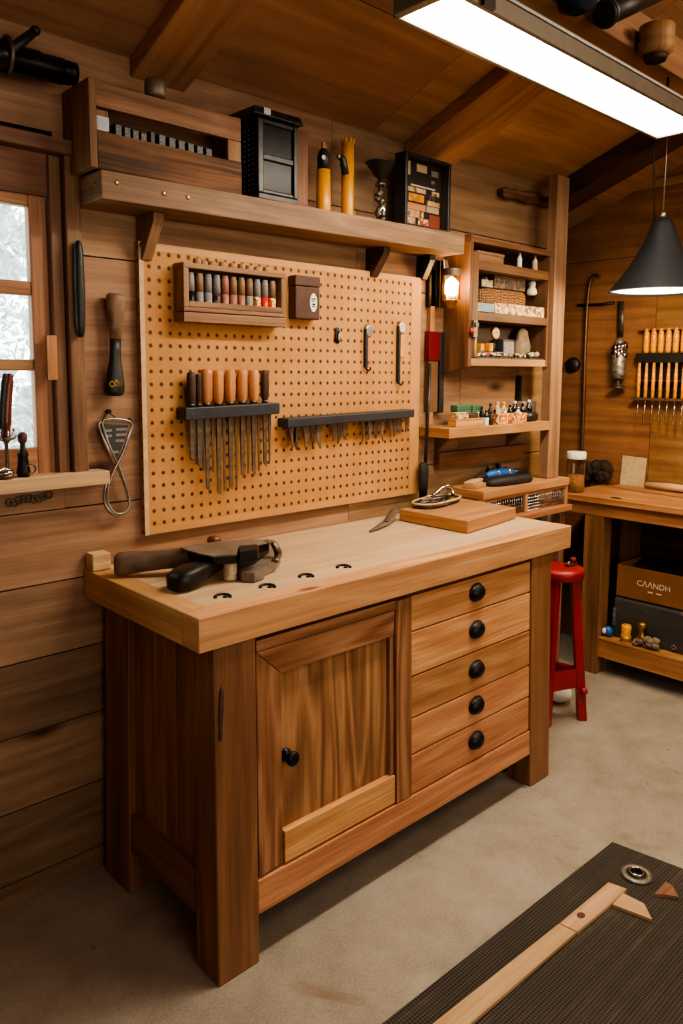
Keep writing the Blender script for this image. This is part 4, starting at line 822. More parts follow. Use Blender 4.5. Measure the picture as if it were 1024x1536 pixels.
c = at(800, 433, y=-.07); c.x = 2.06; m = MB(); m.lathe([(.016, -.03), (.024, -.022), (.020, -.004), (.014, .004), (.017, .02), (.013, .03)], c, 14); tt = thing('white_cloth_bundle', 'small white bundle of cloth hanging at the right of the second row', 'cloth', c+V((0, 0, -.03))); m.build('bundle', WHT, tt); m = MB(); m.tube([c+V((0, 0, .028)), (c.x, c.y, 1.8525)], .0015, 6); m.build('string', CRM, tt)
# third row
y = -.085; c = at(742, 500, y=y); t = thing('round_dial', 'small round cream dial on a stand in the third row of the shelf cabinet', 'dial', (c.x, y, F1))
m = MB(); m.lathe([(.024, 0), (.024, .012), (.021, .015)], c+V((0, .006, 0)), 24, (0, -1, 0)); m.build('face', CRM, t); m = MB(); m.torus(c+V((0, -.004, 0)), .023, .003, (0, 1, 0), 24, 6); m.build('rim', BRASS, t)
m = MB(); m.tube([c+V((-.008, -.0095, .004)), c+V((.0, -.0095, .002)), c+V((.008, -.0095, .006))], .0013, 5); m.build('hands', DKM, t)
m = MB(); m.tube([c+V((0, .003, -.022)), (c.x, y+.003, F1+.006)], .005, 8); m.lathe([(.02, 0), (.02, .004), (.008, .008)], (c.x, y+.003, F1), 16); m.build('stand', DKM, t)
x = X(760, 508, -.06); t = thing('clear_box', 'grey clear plastic box beside the round dial', 'box', (x, -.05, F1)); MB().box(x-.045, x+.038, -.073, -.02, F1, F1+.085).build('body', GREY, t, .003); MB().box(x-.04, x+.034, -.0745, -.0735, F1+.012, F1+.075).build('front_sheet', GRYV, t)
for k, (px, lab) in enumerate(((720, 'left amber cube in the third row of the shelf cabinet'), (733, 'right amber cube in the third row of the shelf cabinet'))):
    x = X(px, 518, -.095) if k == 0 else X(px, 518, -.09); m = MB(); m.box(x-.013, x+.013, -.108+.004*k, -.083+.004*k, F1+.0305, F1+.06+.005*k); simple('amber_cube', lab, 'cube', m, AMB, .003, 'amber cubes')
x0, x1 = 1.602, X(766, 535, CY+.006); t = thing('bead_tray', 'shallow grey tray of red and orange beads in the third row', 'tray', ((x0+x1)/2, -.105, F1))
MB().box(x0, x1, CY+.004, -.078, F1, F1+.006).build('base', GREY, t); MB().box(x0, x1, -.083, -.078, F1+.0062, F1+.030).build('back_edge', pm('grey_blue_tray', '#6d7d84', .5), t)
m = MB()
for k in range(46): m.ell((random.uniform(x0+.01, x1-.01), random.uniform(CY+.012, -.09), F1+.012+random.random()*.008), .008, .008, .006, 6, 4, jit=.3)
q = m.build('beads', BEADS, t); q['kind'] = 'stuff'
x2, x3 = x1+.006, X(792, 535, CY+.006); t = thing('bead_tray', 'shallow tray of pale mixed beads right of the red bead tray', 'tray', ((x2+x3)/2, -.105, F1))
MB().box(x2, x3, CY+.004, -.078, F1, F1+.006).build('base', GREY, t); m = MB()
for k in range(34): m.ell((random.uniform(x2+.01, x3-.01), random.uniform(CY+.012, -.09), F1+.012+random.random()*.008), .008, .008, .006, 6, 4, jit=.3)
q = m.build('beads', BEADS, t); q['kind'] = 'stuff'
x4, x5 = x3+.006, cx1-.024; t = thing('bead_tray', 'shallow tray of grey metal bits at the right of the third row', 'tray', ((x4+x5)/2, -.105, F1))
MB().box(x4, x5, CY+.004, -.078, F1, F1+.006).build('base', GREY, t); m = MB()
for k in range(40): m.ell((random.uniform(x4+.01, x5-.01), random.uniform(CY+.012, -.09), F1+.014+random.random()*.012), .009, .009, .008, 6, 4, jit=.35)
q = m.build('metal_bits', BEADS2, t); q['kind'] = 'stuff'
x = X(787, 508, -.05)-.015; m = MB(); m.rings([[(x+.05*s*cos(q)*random.uniform(.85, 1.15), -.044+.026*s*sin(q)*random.uniform(.8, 1.0), F1+.0006+z) for q in [2*pi*j/14 for j in range(14)]] for s, z in ((.9, 0), (1.15, .02), (1.1, .06), (.95, .1), (.7, .125), (.3, .138))])
simple('rough_stone', 'large rough brown stone at the right of the third row', 'stone', m, STONE)
x = X(815, 512, -.06); t = thing('small_scale', 'little silver and dark weighing scale right of the rough stone', 'scale', (x, -.06, F1)); m = MB(); m.box(x-.022, x+.022, -.076, -.045, F1, F1+.035); m.build('body', DKM, t, .003); m = MB(); m.tube([(x, -.06, F1+.035), (x, -.06, F1+.055)], .004, 8); m.lathe([(.026, .055), (.03, .062), (.03, .065)], (x, -.06, F1), 18); m.build('pan', STL, t)
# trinket on the cabinet edge
c0 = at(712, 480, y=CY-.006); c1 = at(710, 530, y=CY-.006); t = thing('hanging_gadget', 'small steel and red gadget hung on the front edge of the shelf cabinet', 'gadget', (c0.x, CY-.002, c1.z))
MB().box(c0.x-.014, c0.x+.014, CY-.012, CY-.0008, Z(712, 507, CY), c0.z, 2).build('plate', AGED, t, .003); m = MB(); m.lathe([(.011, 0), (.011, .005)], (c0.x+.002, CY-.012, c0.z-.018), 14, (0, -1, 0)); m.build('dial', BLK, t)
c = at(708, 497, y=CY-.016); m = MB(); m.ell(c, .012, .009, .014, 10, 6, jit=.12); m.build('red_bead', RED, t); m = MB(); m.tube([(c0.x+.008, CY-.006, Z(714, 507, CY)), (c0.x+.006, CY-.006, Z(714, 535, CY))], .003, 6); m.build('cord', CRM, t)

# ---- low shelf
lx0, lx1 = 1.405, 2.111; lz0, lz1 = 1.196, 1.236; LD = -.155
ls = thing('low_wall_shelf', 'thick oak shelf under the shelf cabinet crowded with small bottles', 'shelf', ((lx0+lx1)/2, 0, lz0))
MB().box(lx0, lx1, LD, -.001, lz0, lz1, 0).build('board', W['oak'], ls, .003)
for x in (1.5, 2.0): 
    m = MB(); m.prism([(x, -.0005, lz0-.0005), (x, -.09, lz0-.0005), (x, -.0005, lz0-.07)], [(x+.02, -.0005, lz0-.0005), (x+.02, -.09, lz0-.0005), (x+.02, -.0005, lz0-.07)]) ; m.build('bracket', W['alcove'], ls)
MB().box(1.44, 1.466, -.02, -.001, lz1+.001, 1.85, 2).build('wall_stile', W['oak'], None, .002); tag(bpy.data.objects['wall_stile'], 'upright oak stile left of the low shelf bottles', 'stile')
MB().box(1.5, 2.111, -.03, -.001, 1.055, 1.125, 0).build('wall_rail', W['alcove'], None, .003); tag(bpy.data.objects['wall_rail'], 'horizontal wooden rail on the wall below the low shelf', 'rail')
pz = at(780, 575, y=-.02); MB().box(pz.x-.008, pz.x+.008, -.024, -.001, lz1+.001, cz0-.04, 2).build('dark_upright', DKM, None, .001); tag(bpy.data.objects['dark_upright'], 'thin dark upright strip on the wall behind the low shelf bottles', 'strip')
G = 'small things on the low shelf'; T1 = lz1+.0005
def lbox(px0, px1, y0, y1, z, h, name, lab, cat, mat, lid=None, bev=.002):
    x0, x1 = X(px0, 630, y0), X(px1, 630, y0); t = thing(name, lab, cat, ((x0+x1)/2, (y0+y1)/2, z)); MB().box(x0, x1, y0, y1, z, z+h*.74).build('body', mat, t, bev); MB().box(x0-.001, x1+.001, y0-.001, y1+.001, z+h*.74+.0003, z+h).build('lid', lid or mat, t, bev); return x0, x1
lbox(684, 724, -.145, -.105, T1, .032, 'wooden_case', 'low tan wooden case at the left front of the low shelf', 'case', W['cherry'])
lbox(728, 733, -.143, -.123, T1, .03, 'white_cube', 'tiny white box right of the tan wooden case on the low shelf', 'box', WHT)
lbox(683, 703, -.140, -.110, T1+.0328, .024, 'cream_block', 'cream coloured box on top of the tan wooden case', 'box', PRINT)
lbox(704, 716, -.135, -.112, T1+.0328, .02, 'brown_block', 'dark brown little box on top of the tan wooden case', 'box', BRN)
lbox(685, 706, -.095, -.062, T1, .082, 'green_tin', 'left green tin at the back of the low shelf', 'tin', GRN)
lbox(708, 722, -.095, -.062, T1, .080, 'green_tin', 'right green tin at the back of the low shelf', 'tin', GRN)
lbox(747, 790, -.145, -.10, T1, .042, 'speckled_carton', 'orange speckled carton at the front of the low shelf', 'carton', CARTON)
lbox(783, 803, -.05, -.02, T1, .085, 'grey_card_box', 'grey card box at the back right of the low shelf', 'box', pm('grey_card', '#9a8a78', .7))
bt = [(716, -.125, .011, .055, 'dark glass bottle with silver cap behind the tan wooden case', DGL, CHR), (722, -.10, .010, .075, 'slim dark bottle right of the green tins', DKM, BLK), (729, -.105, .012, .06, 'grey glass bottle left of the speckled carton', DGL, AGED), (736, -.135, .010, .055, 'small black bottle at the front left of the speckled carton', BLK, BLK), (742, -.12, .010, .06, 'clear bottle just left of the speckled carton', DGL, DKM), (735, -.07, .013, .085, 'brown bottle with round dark top at the back of the low shelf', BRN, BRN), (745, -.075, .016, .09, 'yellowish jar at the back of the low shelf', CRM, CRM), (754, -.07, .016, .088, 'taller yellowish jar right of the other yellowish jar', CRM, YEL), (757, -.092, .010, .062, 'white-labelled bottle behind the speckled carton', WHT, CHR), (764, -.07, .012, .075, 'smoky bottle in the middle back of the low shelf', DGL, BLK), (771, -.065, .015, .09, 'large clear bottle with a white stopper on the low shelf', DGL, WHT), (776, -.09, .014, .065, 'small pale-labelled jar behind the right of the speckled carton', PAPER, STL), (783, -.06, .012, .078, 'smoky bottle right of the large clear bottle', DGL, DKM), (792, -.06, .015, .092, 'clear bottle with a pale stopper near the right end of the low shelf', DGL, WHT)]
for px, y, r, h, lab, bm, cm in bt: bottle(X(px, 630, y), y, T1, r, h, 'small_bottle', lab, bm, cm, group=None)
x = X(793, 622, -.12); t = thing('blue_roll', 'dark blue roll of tape at the right front of the low shelf', 'roll', (x, -.12, T1)); cc = V((x-.03, -.11, T1+.021)); m = MB(); m.lathe([(.0205, 0), (.0205, .075)], cc, 20, (1, -.15, 0)); m.build('roll', BLK, t); m = MB(); m.lathe([(.017, .0752), (.017, .078), (.009, .078)], cc, 20, (1, -.15, 0)); m.build('end_disc', DBLUE, t)

# ---- drawer unit with wire-mesh front
ux0, ux1, uy0, uz1 = 1.592, 2.245, -.185, .975
du = thing('mesh_drawer_unit', 'low wooden unit with wire mesh front standing behind the workbench end', 'drawer unit', ((ux0+ux1)/2, -.09, 0))
MB().box(ux0, ux1, uy0, -.002, uz1-.036, uz1, 0).build('top', W['oak'], du, .003)
m = MB(); zl = .852
for x in (ux0, 1.90, ux1-.022): m.box(x, x+.022, uy0+.006, uy0+.026, zl, uz1-.0365, 2)
m.box(ux0+.0225, ux1-.0225, uy0+.008, uy0+.024, uz1-.048, uz1-.0365, 0); m.build('frame', W['oak'], du, .002)
MB().box(ux0, ux0+.016, uy0+.027, -.004, zl, uz1-.0365, 1).build('side_panel', W['alcove'], du)
MB().box(ux0+.02, ux1-.02, -.03, -.02, zl, uz1-.04).build('dark_back', NBLK, du)
for xa, xb in ((ux0+.024, 1.898), (1.924, ux1-.024)):
    m = MB(); nx = int((xb-xa)/.0165)
    for k in range(nx+1): x = xa+(xb-xa)*k/nx; m.tube([(x, uy0+.014, zl+.001), (x, uy0+.014, uz1-.049)], .0016, 5)
    for k in range(6): z = zl+.004+(uz1-.049-zl-.006)*k/5; m.tube([(xa, uy0+.0115, z), (xb, uy0+.0115, z)], .0016, 5)
    m.build('wire_mesh', CHR, du)
MB().box(ux0, ux1, uy0-.02, -.004, zl-.028, zl-.0005, 0).build('ledge', W['oak'], du, .003)
for x in (ux0+.01, ux1-.05):
    for yy in (uy0+.01, -.05): MB().box(x, x+.04, yy, yy+.04, 0, zl-.029, 2).build('leg', W['trim'], du, .002)
MB().box(2.12, 2.16, -.13, -.09, .0005, .80, 2).build('grey_post', pm('grey_painted_wood', '#7f776c', .6), du, .002)
# things on the unit
UT = uz1+.0005
p0 = at(655, 722, z=UT); t = thing('offcut_slab', 'short pale wooden offcut lying at the left of the mesh drawer unit', 'offcut', (1.64, -.12, UT))
a = at(690, 716, z=UT); 
m = MB(MX.Translation((1.665, -.085, UT)) @ MX.Rotation(R(14), 4, 'Z')); m.box(-.06, .08, -.035, .03, 0, .016, 0); m.build('slab', W['oak'], t, .002); m = MB(MX.Translation((1.665, -.085, UT)) @ MX.Rotation(R(20), 4, 'Z')); m.box(-.055, .09, -.01, .03, .0165, .026, 0); m.build('top_slip', W['pale'], t, .002)
cp_ = V((1.86, -.115, UT)); t = thing('knife_pouch', 'flat black zipped pouch lying in front on the mesh drawer unit', 'pouch', cp_)
m = MB(MX.Translation(cp_) @ MX.Rotation(R(-4), 4, 'Z')); ring = [(.15*(1 if cos(q) > 0 else -1)*abs(cos(q))**.7, .05*(1 if sin(q) > 0 else -1)*abs(sin(q))**.8) for q in [2*pi*j/32 for j in range(32)]]
m.rings([[(x*s, y*s, z) for x, y in ring] for s, z in ((.95, 0), (1, .008), (.98, .02), (.88, .03), (.6, .034))]); m.build('body', RUB, t)
m = MB(MX.Translation(cp_) @ MX.Rotation(R(-4), 4, 'Z')); 
for k in range(9): m.box(-.09+k*.018, -.08+k*.018, -.0535+.0012*abs(k-4), -.0495+.0012*abs(k-4), .010, .016)
m.build('zip', AGED, t)
cp_ = V((1.90, -.038, UT)); t = thing('blue_power_tool', 'blue and black hand power tool lying behind the black pouch', 'power tool', cp_)
m = MB(); m.tube([cp_+V((x, 0, .028)) for x in (-.10, -.08, -.02, .05, .09, .11)], [.014, .022, .026, .024, .020, .012], 14); m.v = [V((p.x, p.y, max(p.z, UT))) for p in m.v]; m.build('body', BLUE, t)
m = MB(); m.tube([cp_+V((x, 0, .026)) for x in (.111, .13, .18, .22)], [.012, .016, .015, .006], 12); m.v = [V((p.x, p.y, max(p.z, UT))) for p in m.v]; m.build('nose', BLK, t)
m = MB(); m.tube([cp_+V((x, 0, z)) for x, z in ((-.101, .028), (-.14, .026), (-.2, .012), (-.24, .008))], [.012, .014, .011, .006], 12); m.build('grip', RUB, t)
m = MB(); m.torus(cp_+V((-.028, 0, .028)), .0265, .003, (1, 0, 0)); m.torus(cp_+V((.055, 0, .028)), .024, .004, (1, 0, 0)); m.build('band', CHR, t)
m = MB(); m.tube([cp_+V((-.09, 0, .045)), cp_+V((-.082, 0, .07)), cp_+V((-.075, 0, .05))], .006, 8); m.ell(cp_+V((.01, .01, .062)), .013, .012, .014, 10, 6); m.build('knobs', DKM, t)
# ================================================================== THINGS ON THE WORKBENCH
def on(px, py, z): return at(px, py, z=z)
def slab_px(m, pts, zt, zb_, k=1.0, r=None):
    """plate whose upper outline was measured at height zt; k scales the lower outline"""
    T = [on(px, py, zt) for px, py in pts]; c = sum(T, V((0, 0, 0)))/len(T)
    B = [V((c.x+(p.x-c.x)*k, c.y+(p.y-c.y)*k, zb_)) for p in T]
    ar = sum(T[i].x*T[(i+1) % len(T)].y-T[(i+1) % len(T)].x*T[i].y for i in range(len(T)))
    if ar < 0: T.reverse(); B.reverse()
    m.prism(B, T, r); return m
HT = H+.0004
# end block
m = MB(); a = on(130, 857, HT); b = on(166, 857, HT)
m.box(.004, .058, -.052, -.006, HT, HT+.048, 0); tag(m.build('end_block', W['pale'], None, .004), 'small pale wooden block at the back left corner of the workbench', 'block')
# big clamp-like tool
tl = thing('iron_clamp', 'big worn dark clamp with a thick wooden handle lying on the workbench', 'clamp', on(320, 855, HT))
h0 = on(172, 846, H+.034); h1 = on(300, 833, H+.050)
m = MB(); rs = []
def sq_ring(c, d, w_, h, n=16):
    sd = V((0, 0, 1)).cross(d).normalized(); return [c+sd*w_*(1 if cos(q) > 0 else -1)*abs(cos(q))**.55+V((0, 0, 1))*h*(1 if sin(q) > 0 else -1)*abs(sin(q))**.55 for q in [2*pi*j/n for j in range(n)]]
d = (h1-h0).normalized(); L = (h1-h0).length
for f, w_, h in ((0, .020, .022), (.03, .026, .029), (.12, .028, .030), (.35, .024, .026), (.6, .023, .025), (.85, .028, .026), (1.05, .034, .024)): rs.append(sq_ring(h0+d*L*f+V((0, 0, -.001)), d, w_, h))
m.rings(rs); m.build('handle', TOOLW, tl)
m = MB(); slab_px(m, [(270, 821), (300, 815), (335, 811), (402, 808), (404, 812), (386, 817), (358, 819), (355, 831), (318, 833), (299, 830), (281, 825)], H+.073, H+.047, .98); m.build('body_block', DKM, tl, .002)
m = MB(); slab_px(m, [(270, 821), (300, 815), (335, 811), (402, 808), (404, 812), (386, 817), (358, 819), (355, 831), (318, 833), (299, 830), (281, 825)], H+.078, H+.0733, 1.0); m.build('body_plate', TOOL, tl, .001)
m = MB(); slab_px(m, [(302, 834), (318, 837), (352, 835), (360, 823), (386, 820), (402, 813), (404, 816), (384, 832), (362, 840), (340, 840), (318, 841)], H+.0505, H+.024, .98); m.build('under_plate', DKM, tl, .003)
m = MB(); slab_px(m, [(358, 818), (385, 816), (388, 819), (386, 823), (360, 827)], H+.084, H+.052, 1.0); m.build('raised_block', DKM, tl, .002)
m = MB(); slab_px(m, [(354, 838), (376, 824), (402, 812), (412, 817), (420, 832), (412, 843), (396, 850), (396, 854), (382, 859), (362, 858), (354, 848)], H+.026, HT, 1.03); m.build('foot_plate', TOOL, tl, .002)
m = MB(); pts = [on(px, py, zz) for px, py, zz in ((398, 814, H+.075), (408, 813, H+.07), (414, 822, H+.055), (417, 832, H+.035), (412, 842, H+.027))]; m.tube(smooth(pts, False), .011, 10, flat=((0, 0, 1), .5)); m.tube(smooth([on(px, py, H+.066) for px, py in ((372, 824), (388, 816), (400, 811))], False), .010, 10, flat=((0, 0, 1), .7)); m.build('strap', AGED, tl)
m = MB(); c = on(283, 864, H+.03); e = on(318, 848, H+.040); d = (e-c).normalized(); L = (e-c).length; rs = []
for f, w_, h in ((-.66, .014, .012), (-.6, .028, .022), (-.3, .037, .027), (.05, .038, .028), (.45, .032, .025), (.8, .026, .020), (1.25, .022, .016)): rs.append(sq_ring(c+d*L*f, d, w_, h))
m.rings(rs); m.v = [V((p.x, p.y, max(p.z, HT))) for p in m.v]; m.build('jaw', pm('jaw_black_iron', '#282522', .42, .5, .4, 30, bump=.4), tl)
m = MB(); c = on(345, 869, HT); m.lathe([(.017, 0), (.0185, .002), (.0185, .010), (.0172, .012), (.0185, .014), (.0185, .022), (.0172, .024), (.0185, .026), (.0185, .034), (.0172, .036), (.0185, .038), (.0175, .046)], c, 18); m.build('ribbed_peg', pm('pale_ribbed_peg', '#d6c19c', .45, .1, .4, 30), tl)
m = MB(); c = on(321, 807, H+.075); m.lathe([(.011, HT-H-.055), (.011, .0), (.019, .006), (.0215, .014), (.017, .024), (.006, .027)], V((c.x, c.y, H+.055)), 16); m.build('red_brown_knob', pm('red_brown_wood', '#6f3a22', .4, 0, .3), tl)
# scraper
sc_ = thing('hand_scraper', 'small dark pointed hand scraper lying on the bench before the thick board', 'scraper', on(572, 790, HT))
T = [on(px, py, H+.014) for px, py in ((553, 795), (556, 797), (576, 788), (594, 772), (597, 764), (585, 766))]; m = MB()
a = on(555, 797, HT+.003); b = on(580, 783, H+.012); c = on(592, 765, H+.03); dd = (b-a).normalized(); sd = V((0, 0, 1)).cross(dd).normalized()
m.rings([[p+sd*w_, p+V((0, 0, t_)), p-sd*w_, p-V((0, 0, .002))] for p, w_, t_ in ((a, .007, .003), (a.lerp(b, .5), .014, .004), (b, .018, .005), (b.lerp(c, .6), .020, .004), (c, .021, .003))], sm=False); m.build('blade', TOOL, sc_, .001)
m = MB(); m.rings([[p+sd*w_, p+V((0, 0, t_)), p-sd*w_, p] for p, w_, t_ in ((b.lerp(c, -.1)+V((0, 0, .006)), .009, .004), (b.lerp(c, .5)+V((0, 0, .006)), .013, .004), (c+V((0, 0, .005)), .012, .003))], sm=False); m.build('grip', TOOLW, sc_)
# thick board
BZ = H+.043; m = MB(); m.hexa([(1.178, -.425, HT), (1.54, -.375, HT), (1.555, -.10, HT), (1.182, -.105, HT), (1.186, -.422, BZ), (1.54, -.375, BZ), (1.555, -.10, BZ), (1.182, -.105, BZ)], 0)
tag(m.build('thick_board', W['oak'], None, .003), 'thick square oak board lying on the right end of the workbench', 'board')
# tray and metal tools
BT = BZ+.0006; c = on(655, 756, BT); tr = thing('oval_tray', 'clear oval tray of metal tools on the thick oak board', 'tray', c)
tx = MX.Translation(c) @ MX.Rotation(R(10), 4, 'Z')
def oval(a_, b_, z, n=32): return [(a_*(1 if cos(q) > 0 else -1)*abs(cos(q))**.75, b_*(1 if sin(q) > 0 else -1)*abs(sin(q))**.75, z) for q in [2*pi*j/n for j in range(n)]]
m = MB(tx); m.rings([oval(.135, .052, 0), oval(.14, .056, .004)]); m.build('base', DGL, tr)
m = MB(tx); m.tube(oval(.14, .056, .018), .004, 8, closed=True); m.build('rim', CRM, tr)
m = MB(tx); m.rings([oval(.138, .054, .004), oval(.142, .058, .018)], cap=False); m.build('wall', GLS, tr)
t = thing('steel_spanner', 'dark steel spanner lying lengthwise in the oval tray', 'spanner', tx @ V((-.02, .0, .005))); m = MB(tx); m.tube([(-.115, -.02, .010), (-.05, -.01, .012), (.03, .005, .014), (.07, .012, .016)], [.008, .006, .006, .008], 8); m.torus((-.115, -.021, .010), .012, .0045, (0, 0, 1), 16, 6); m.torus((.08, .014, .016), .014, .005, (0, 0, 1), 16, 6); m.build('body', AGED, t)
t = thing('chrome_clamp', 'shiny bent chrome clamp at the right end of the oval tray', 'clamp', tx @ V((.07, .01, .0205))); m = MB(tx); m.tube(smooth([V((-.02, .03, .026)), V((.03, .025, .034)), V((.06, .01, .056)), V((.095, .0, .058)), V((.112, -.005, .04)), V((.105, -.012, .024))], False), .008, 10); m.build('bow', CHR, t); m = MB(tx); m.tube([(.0, .018, .028), (.06, -.01, .028)], .009, 10); m.build('screw_bar', AGED, t)
t = thing('black_pliers', 'black-handled pliers at the left end of the oval tray', 'pliers', tx @ V((-.08, .01, .006)))
for s_ in (-1, 1): m = MB(tx); m.tube([(-.02, .018+s_*.004, .012), (-.06, .02+s_*.012, .012), (-.11, .02+s_*.010, .010)], [.004, .006, .005], 8); m.build('handle', BLK, t)
m = MB(tx); m.tube([(-.02, .018, .012), (.0, .018, .013), (.03, .02, .012)], [.009, .010, .004], 8); m.build('jaws', STL, t)
for nm, lab, p, q, rr, mt in (('steel_chisel', 'short bright steel chisel lying across the oval tray', (-.06, -.035, .012), (.05, -.03, .014), .006, STL), ('dark_punch', 'dark round punch at the back of the oval tray', (-.03, .035, .012), (.06, .04, .012), .007, DKM), ('bent_wrench', 'bent grey wrench leaning on the left rim of the oval tray', (-.125, .005, .02), (-.05, -.04, .022), .0075, AGED), ('steel_file', 'flat steel file resting over the spanner in the oval tray', (-.10, .012, .026), (.02, -.022, .027), .008, BLADE)):
    t = thing(nm, lab, 'tool', tx @ V(p)); a_, b_ = V(p), V(q); m = MB(tx); m.tube([a_, a_.lerp(b_, .45)], [rr*.8, rr], 8); m.build('handle', TOOLW if mt in (STL, BLADE) else mt, t); m = MB(tx); m.tube([a_.lerp(b_, .455), a_.lerp(b_, .9), b_], [rr*.6, rr*.7, rr*.3], 8, flat=((0, 0, 1), .6)); m.build('shaft', mt, t)
t = thing('brass_ring', 'small dull metal ring in the right half of the oval tray', 'ring', tx @ V((.085, -.03, .005))); m = MB(tx); m.torus((.085, -.028, .010), .018, .0045); m.build('ring', BRASS, t)
# round wooden knob behind the tray
c = at(650, 741, y=-.085); c = V((1.30, -.075, HT)); c = V((at(651, 745, y=-.075).x, -.075, HT)); m = MB(); m.lathe([(.012, 0), (.019, .012), (.022, .026), (.024, .05), (.022, .062), (.012, .070)], c, 18)
tag(m.build('turned_stopper', W['crate'], None), 'round turned wooden stopper standing between the brush and the oval tray', 'knob')
# ================================================================== RIGHT SIDE
BX, BY0, BY1, BT_ = 2.44, -.03, -1.7, .868
rb_ = thing('side_bench', 'wooden side bench along the right wall with an open lower shelf', 'bench', (2.64, -.85, 0))
MB().box(BX-.02, XR-.002, BY1, BY0, BT_-.030, BT_, 1).build('top', W['rbench'], rb_, .003)
MB().box(BX+.002, BX+.03, BY1+.02, BY0-.05, .775, BT_-.0305, 1, .3).build('apron', W['rbench'], rb_, .003)
for y1, y0 in ((-.160, -.255), (-1.6, -1.69)):
    m = MB(); m.hexa([(BX, y0, 0), (BX+.09, y0, 0), (BX+.09, y1, 0), (BX, y1, 0), (BX, y0, .774), (BX+.09, y0, .774), (BX+.09, y1, .774), (BX, y1, .774)], 2, .25); m.build('leg', W['leg'], rb_, .003)
    MB().box(XR-.1, XR-.012, y0, y1, 0, BT_-.0305, 2).build('leg', W['leg'], rb_)
MB().box(BX+.01, BX+.04, BY1+.1, -.2555, .088, .1735, 1, .3).build('lower_rail', W['rbench'], rb_, .002)
RS = .186; MB().box(BX+.008, XR-.11, BY1+.1, -.2555, .174, RS, 1, .8).build('lower_shelf', W['rbench'], rb_, .002)
MB().box(XR-.011, XR-.002, BY1, -.05, .02, BT_-.035, 1).build('back_panel', W['darkwood'], rb_)
MB().box(BX+.12, XR-.12, -.20, -.17, RS+.001, .77, 2).build('end_panel', W['darkwood'], rb_)
# boxes on the lower shelf
gx = BX+.07; ya = at(918, 960, x=gx).y; ztc = at(922, 892, x=gx).z; zg0 = RS+.001
gc_ = thing('charcoal_case', 'long charcoal grey case lying on the lower shelf of the side bench', 'case', (gx+.15, ya-.35, zg0))
m = MB(); m.rings([[(gx+ix, y, zg0+iz) for ix, iz in ((.0, .006), (.006, 0), (.28, 0), (.28, ztc-zg0-.003), (.02, ztc-zg0-.003), (.004, ztc-zg0-.02), (-.004, (ztc-zg0)*.55))] for y in (ya, ya-.72)], sm=False); m.build('body', GREY, gc_, .004)
mx_face = lambda x, y, z: MX.Translation((x, y, z)) @ MX.Rotation(-pi/2, 4, 'Z') @ MX.Rotation(pi/2, 4, 'X')
c = at(923, 925, x=gx-.004); text_mb('CANBVG', .022, MX.Translation((gx-.0045, c.y, c.z)) @ MX.Rotation(-pi/2, 4, 'Z') @ MX.Rotation(pi/2, 4, 'X') @ MX.Rotation(pi/2, 4, 'Z'), gc_, GRYV, 'side_lettering')
c = at(1010, 971, x=gx-.004); m = MB(); m.torus(c+V((-.001, 0, 0)), .011, .003, (1, 0, 0), 4, 5); m.build('square_logo', GRYV, gc_)
for px, py in ((960, 915), (1023, 922)): c = at(px, py, x=gx-.002); m = MB(); m.lathe([(.006, 0), (.006, .004)], c, 10, (-1, 0, 0)); m.build('stud', STL, gc_)
cz_ = ztc+.0005; zct = at(924, 846, x=gx).z; yb0 = at(924, 880, x=gx).y
ct_ = thing('brown_carton', 'open brown carton with pale capital lettering standing on the charcoal case', 'carton', (gx+.14, yb0-.34, cz_))
m = MB(); w_ = .006; m.box(gx+.004, gx+.004+w_, yb0-.70, yb0, cz_, zct, 1); m.box(gx+.27, gx+.276, yb0-.70, yb0, cz_, zct, 1); m.box(gx+.0105, gx+.2695, yb0-w_, yb0, cz_, zct, 0); m.box(gx+.0105, gx+.2695, yb0-.70, yb0-.70+w_, cz_, zct, 0); m.box(gx+.0105, gx+.2695, yb0-.70+w_, yb0-w_, cz_, cz_+.006); m.build('box', CARD, ct_)
m = MB(); m.hexa([(gx+.0105, yb0-.69, cz_+.08), (gx+.2695, yb0-.69, cz_+.10), (gx+.2695, yb0-.01, cz_+.10), (gx+.0105, yb0-.01, cz_+.08), (gx+.0105, yb0-.69, cz_+.085), (gx+.2695, yb0-.69, zct+.004), (gx+.2695, yb0-.01, zct+.004), (gx+.0105, yb0-.01, cz_+.085)], 1); m.build('dark_lining', RUB, ct_)
c = at(979, 882, x=gx); text_mb('C\u039b\u039bNDH', .037, mx_face(gx+.0035, c.y, c.z-.004), ct_, TXT)
c = at(981, 886.5, x=gx); m = MB(); [m.box(gx+.0028, gx+.0038, c.y+o-.012, c.y+o+.012, c.z-.016, c.z-.010) for o in (.02, -.02)]; m.build('small_print', TXT, ct_)
# little things before the case
def on_shelf(px, x=BX+.035): return V((x, at(px, 965, x=x).y, RS+.0006))
p = on_shelf(911, BX+.05); t = thing('blue_ball', 'small blue and white ball at the left end of the lower bench shelf', 'ball', p); m = MB(); m.ell(p+V((0, -.0, .026)), .024, .024, .026, 20, 12); m.build('ball', BLUE, t); m = MB(); m.ell(p+V((-.015, .010, .028)), .013, .014, .016, 14, 8); m.build('white_patch', WHT, t)
p = on_shelf(938); t = thing('amber_jar', 'small amber jar standing before the charcoal case', 'jar', p); m = MB(); m.lathe([(.022, 0), (.024, .004), (.021, .035), (.023, .075), (.020, .085)], p, 18); m.build('body', AMB, t); m = MB(); m.lathe([(.0248, .010), (.0248, .034)], p, 18); m.build('band', GOLD, t)
p = on_shelf(967); t = thing('brass_fitting', 'knobbly brass and pale fitting right of the amber jar', 'fitting', p); m = MB(); 
for k in range(16): m.ell(p+V((random.uniform(-.010, .012), random.uniform(-.055, .045), .014+random.uniform(-.004, .03))), .016, .02, .014, 8, 5, jit=.25)
